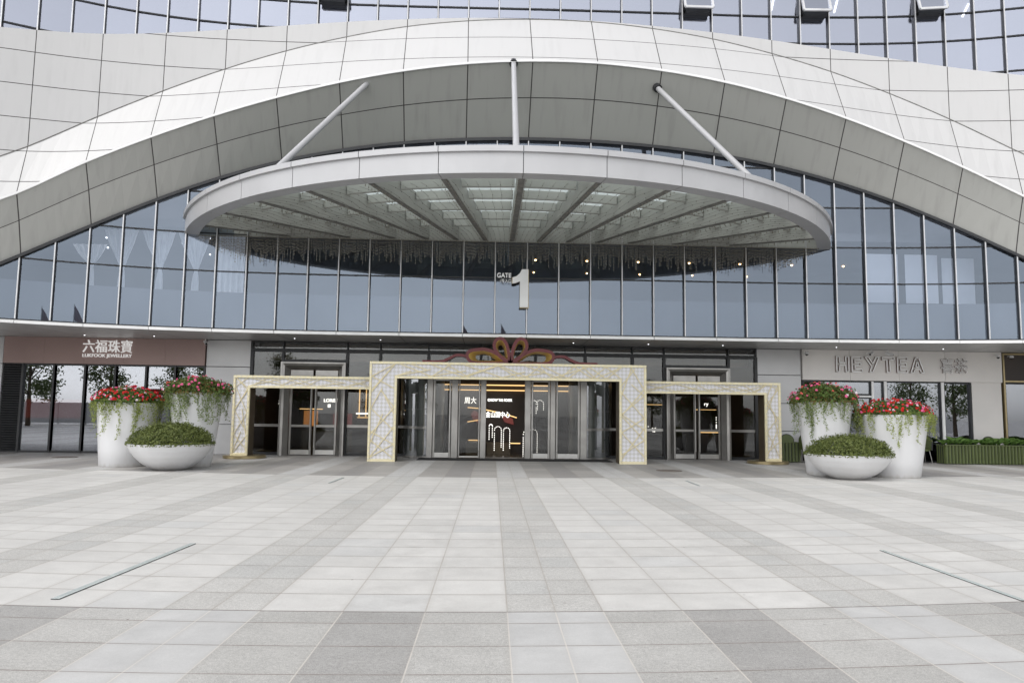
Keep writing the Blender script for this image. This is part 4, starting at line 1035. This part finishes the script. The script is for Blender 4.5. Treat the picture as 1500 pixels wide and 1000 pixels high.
strokes = {'H': ([[(0, 0), (0, 1), (.2, 1), (.2, .6), (.62, .6), (.62, 1), (.82, 1), (.82, 0), (.62, 0), (.62, .42), (.2, .42), (.2, 0)]], .82),
 'E': ([[(0, 0), (0, 1), (.68, 1), (.68, .82), (.2, .82), (.2, .6), (.6, .6), (.6, .42), (.2, .42), (.2, .18), (.68, .18), (.68, 0)]], .68),
 'Y': ([[(.3, 0), (.43, .38), (0, 1), (.22, 1), (.52, .55), (.74, 1), (.95, 1), (.5, 0)]], .95),
 'T': ([[(.3, 0), (.3, .82), (0, .82), (0, 1), (.8, 1), (.8, .82), (.5, .82), (.5, 0)]], .8),
 'A': ([[(0, 0), (.35, 1), (.55, 1), (.9, 0), (.7, 0), (.62, .22), (.28, .22), (.2, 0)], [(.33, .38), (.57, .38), (.45, .78)]], .9)}
LH = .54; xs0 = 12.58; tot = 3.2; wsum = sum(strokes[c][1] for c in 'HEYTEA')*LH; gapx = (tot-wsum)/5; x = xs0
for ch in 'HEYTEA':
    q = MB()
    for pl in strokes[ch][0]:
        P_ = [(x+px_*LH, 3.19+pz*LH) for px_, pz in pl]
        for i in range(len(P_)):
            a, b_ = P_[i], P_[(i+1) % len(P_)]
            d = Vector((b_[0]-a[0], 0, b_[1]-a[1])).normalized()*.011
            q.beam((a[0]-d.x, HY-.05, a[1]-d.z), (b_[0]+d.x, HY-.05, b_[1]+d.z), .016, .030, 0, up=Vector((0, 1, 0)).cross(d).normalized())
            q.beam((a[0]-d.x*1.2-.012, HY-.02, a[1]-d.z*1.2), (b_[0]+d.x*1.2-.012, HY-.02, b_[1]+d.z*1.2), .044, .022, 1, up=Vector((0, 1, 0)).cross(d).normalized())
    q.build('letter', [M['letters'], M['let_brown']], S3); x += strokes[ch][1]*LH+gapx
text_mesh('喜茶', 1.02, .54, (16.4, HY-.012, 3.18), .03, M['let_brown'], 'lettering', S3, outline=.014)
text_mesh('喜茶', 1.02, .54, (16.4, HY-.05, 3.18), .012, M['letters'], 'lettering', S3, outline=.010)

# surveillance cameras
def cctv(x, y, z, dx, label):
    P_ = empty('security_camera', (x, y, z), label, 'camera', 'security cameras under the overhang')
    q = MB(); q.tube([(x, y, 3.975), (x, y, z+.05)], .02, 8); q.tube([(x, y, z+.05), (x+dx*.25, y-.06, z+.0)], .016, 8); q.build('bracket', M['cctv'], P_)
    q = MB(); a = Vector((x, y-.03, z+.01)); d = Vector((dx, -.75, -.35)).normalized(); q.tube([a-d*.10, a+d*.16], .045, 12); o = q.build('body', M['cctv'], P_); smooth_angle(o)
    q = MB(); q.tube([a+d*.15, a+d*.165], .036, 12); q.build('lens', M['lens'], P_)
cctv(-9.72, 26.05, 3.84, .5, 'small white security camera beside the right end of the brown fascia')
cctv(13.75, 26.0, 3.82, -.9, 'security camera above the outlined tea shop letters, pointing left')
cctv(14.35, 26.0, 3.82, .9, 'security camera above the outlined tea shop letters, pointing right')
def dome(x, y, z, label):
    P_ = empty('dome_camera', (x, y, z), label, 'camera', 'dome cameras on the pale wall')
    q = MB(); q.tube([(x, y+.2, z+.04), (x, y, z+.04), (x, y, z+.01)], .02, 8); q.build('bracket', M['cctv'], P_)
    q = MB(); q.lathe(x, y, [(.03, z+.05), (.065, z+.02), (.065, z-.03)], 16); q.build('body', M['cctv'], P_)
    q = MB(); q.lathe(x, y, [(.055, z-.03), (.045, z-.07), (.015, z-.09)], 16); q.build('lens', M['lens'], P_)
dome(11.45, 26.1, 3.82, 'dome camera at the left end of the pale tea shop fascia'); dome(18.45, 26.1, 3.82, 'dome camera at the right end of the pale tea shop fascia'); dome(18.95, 26.1, 3.80, 'dome camera on the gold edged shopfront at the far right')

# inset slots and manhole in the paving
def slot(x0, y0, x1, y1, w_, label):
    P_ = empty('ground_light', ((x0+x1)/2, (y0+y1)/2, 0), label, 'ground light', 'linear lights set in the paving')
    a, b_ = Vector((x0, y0, .004)), Vector((x1, y1, .004)); q = MB(); q.beam(a, b_, w_, .004); q.build('frame', M['dark'], P_)
    q = MB(); n = 3
    for j in range(n):
        p, r = a.lerp(b_, (j+.01)/n), a.lerp(b_, (j+.99)/n)
        for s in (-1, 1): q.beam(p+Vector((s*w_*.21, 0, .004)), r+Vector((s*w_*.21, 0, .004)), w_*.47, .004)
    q.build('lens', varied('light_lens', (.56, .61, .60), (.46, .51, .50), 6, .25), P_)
slot(-3.457, 6.33, -3.35, 8.92, .07, 'glass light strip in the paving at the near left'); slot(4.66, 6.42, 4.69, 8.79, .05, 'glass light strip in the paving at the near right')
slot(-3.33, 16.4, -3.28, 17.7, .06, 'short light strip in the paving far off, left of centre'); slot(4.78, 16.6, 4.82, 17.8, .06, 'short light strip in the paving far off, right of centre')
for x, y, lb in ((-13.1, 24.0, 'round dark drain cover in front of the brown signed shop'), (5.2, 21.0, 'round dark drain cover before the right portal')):
    q = MB(); q.lathe(x, y, [(.36, .0), (.36, .008), (.33, .011), (.31, .008), (.0, .009)], 32, 0, False); o = q.build('drain_cover', varied('iron', (.13, .11, .10), (.2, .17, .15), 12, .6, .3)); tag(o, lb, 'drain cover', 'drain covers in the paving')

# ------------------------------------------------------------------ what stands behind the camera and shows in the glass
def tree_mesh(seed, h, r):
    rr = random.Random(seed); tk = MB(); tk.tube([(0, 0, 0), (.05, 0, h*.3), (0, .08, h*.55), (.05, 0, h*.85)], [.16, .12, .08, .02], 8)
    lv = MB()
    for k in range(34):
        a = rr.uniform(0, 6.28); z = h*rr.uniform(.28, .98); rr_ = r*rr.uniform(.2, 1)*(1.15-abs(z/h-.5)*1.3); c = Vector((rr_*math.cos(a), rr_*math.sin(a), z))
        if k < 9: tk.tube([(0, 0, z*.7), tuple(c)], [.05, .015], 5)
        for _ in range(70):
            o = Vector((rr.gauss(0, .35), rr.gauss(0, .35), rr.gauss(0, .22))); lv.leaf(c+o, Vector((rr.uniform(-1, 1), rr.uniform(-1, 1), rr.uniform(0, 1))), .22, .5)
    return tk, lv
tr = []
for s in (1, 2, 3):
    e = empty('tree', (0, 0, 0)); tk, lv = tree_mesh(s, 6.2, 1.7); tk.build('trunk', M['bark'], e); lv.build('crown', M['tree_leaf'], e); tr.append(e)
spots = [(-31, -10, 1.15), (-27.5, -14, 1.0), (-23, -9, .95), (-18.5, -16, 1.05), (25, -10, 1.05), (30, -14, 1.1), (36, -9, 1.0), (14, -34, .95), (20, -36, 1.0), (-7, -36, .9), (-13, -38, 1.0), (-37.5, -10, 1.25), (41, -11, 1.2), (-42, -14, 1.1)]
for j, (x, y, s) in enumerate(spots):
    src = tr[j % 3]
    if j < 3: e = src
    else:
        e = src.copy(); col.objects.link(e)
        for ch in src.children: c_ = ch.copy(); col.objects.link(c_); c_.parent = e
    e.location = (x, y, 0); e.scale = (s, s, s); e.rotation_euler = (0, 0, j*1.3)
    tag(e, 'leafy street tree across the plaza, mirrored in the shop glass', 'tree', 'street trees across the plaza')
def flagpole(x, y, h, label):
    P_ = empty('flagpole', (x, y, 0), label, 'flagpole', 'flagpoles across the plaza'); q = MB(); q.tube([(x, y, 0), (x, y, h)], [.07, .03], 8); q.build('pole', M['steel_l'], P_)
    q = MB(); n = 8
    for j in range(n):
        f = lambda u, v: (x+.03+u*.6, y+.1*math.sin(u*5), h-.15-v*1.1*(1-u*.6)-u*1.0)
        q.face([f(j/n, 0), f((j+1)/n, 0), f((j+1)/n, 1), f(j/n, 1)])
    o = q.build('flag', M['red'], P_); sm = o.modifiers.new('s', 'SOLIDIFY'); sm.thickness = .02
flagpole(-3.2, -14, 9.2, 'left of the two flagpoles mirrored low in the centre glass'); flagpole(.2, -14, 9.0, 'right of the two flagpoles mirrored low in the centre glass')

def hoarding(x0, x1, y, h, m_, label):
    P_ = empty('site_hoarding', ((x0+x1)/2, y, 0), label, 'fence', 'hoardings across the plaza'); q = MB(); n = int((x1-x0)/2.4)
    for j in range(n): q.bbox(x0+(x1-x0)*j/n+.02, x0+(x1-x0)*(j+1)/n-.02, y-.04, y+.04, .15, h, .01)
    q.build('panels', m_, P_)
    q = MB()
    for j in range(n+1): xx = x0+(x1-x0)*j/n; q.box(xx-.04, xx+.04, y-.12, y-.045, 0, h+.05)
    q.build('posts', M['steel'], P_)
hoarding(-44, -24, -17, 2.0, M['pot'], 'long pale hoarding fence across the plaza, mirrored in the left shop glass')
hoarding(-34, -27, -18.5, 3.4, varied('red_hoarding', (.45, .03, .03), (.36, .02, .02), .5, .5), 'taller red hoarding across the plaza, mirrored in the left shop glass')
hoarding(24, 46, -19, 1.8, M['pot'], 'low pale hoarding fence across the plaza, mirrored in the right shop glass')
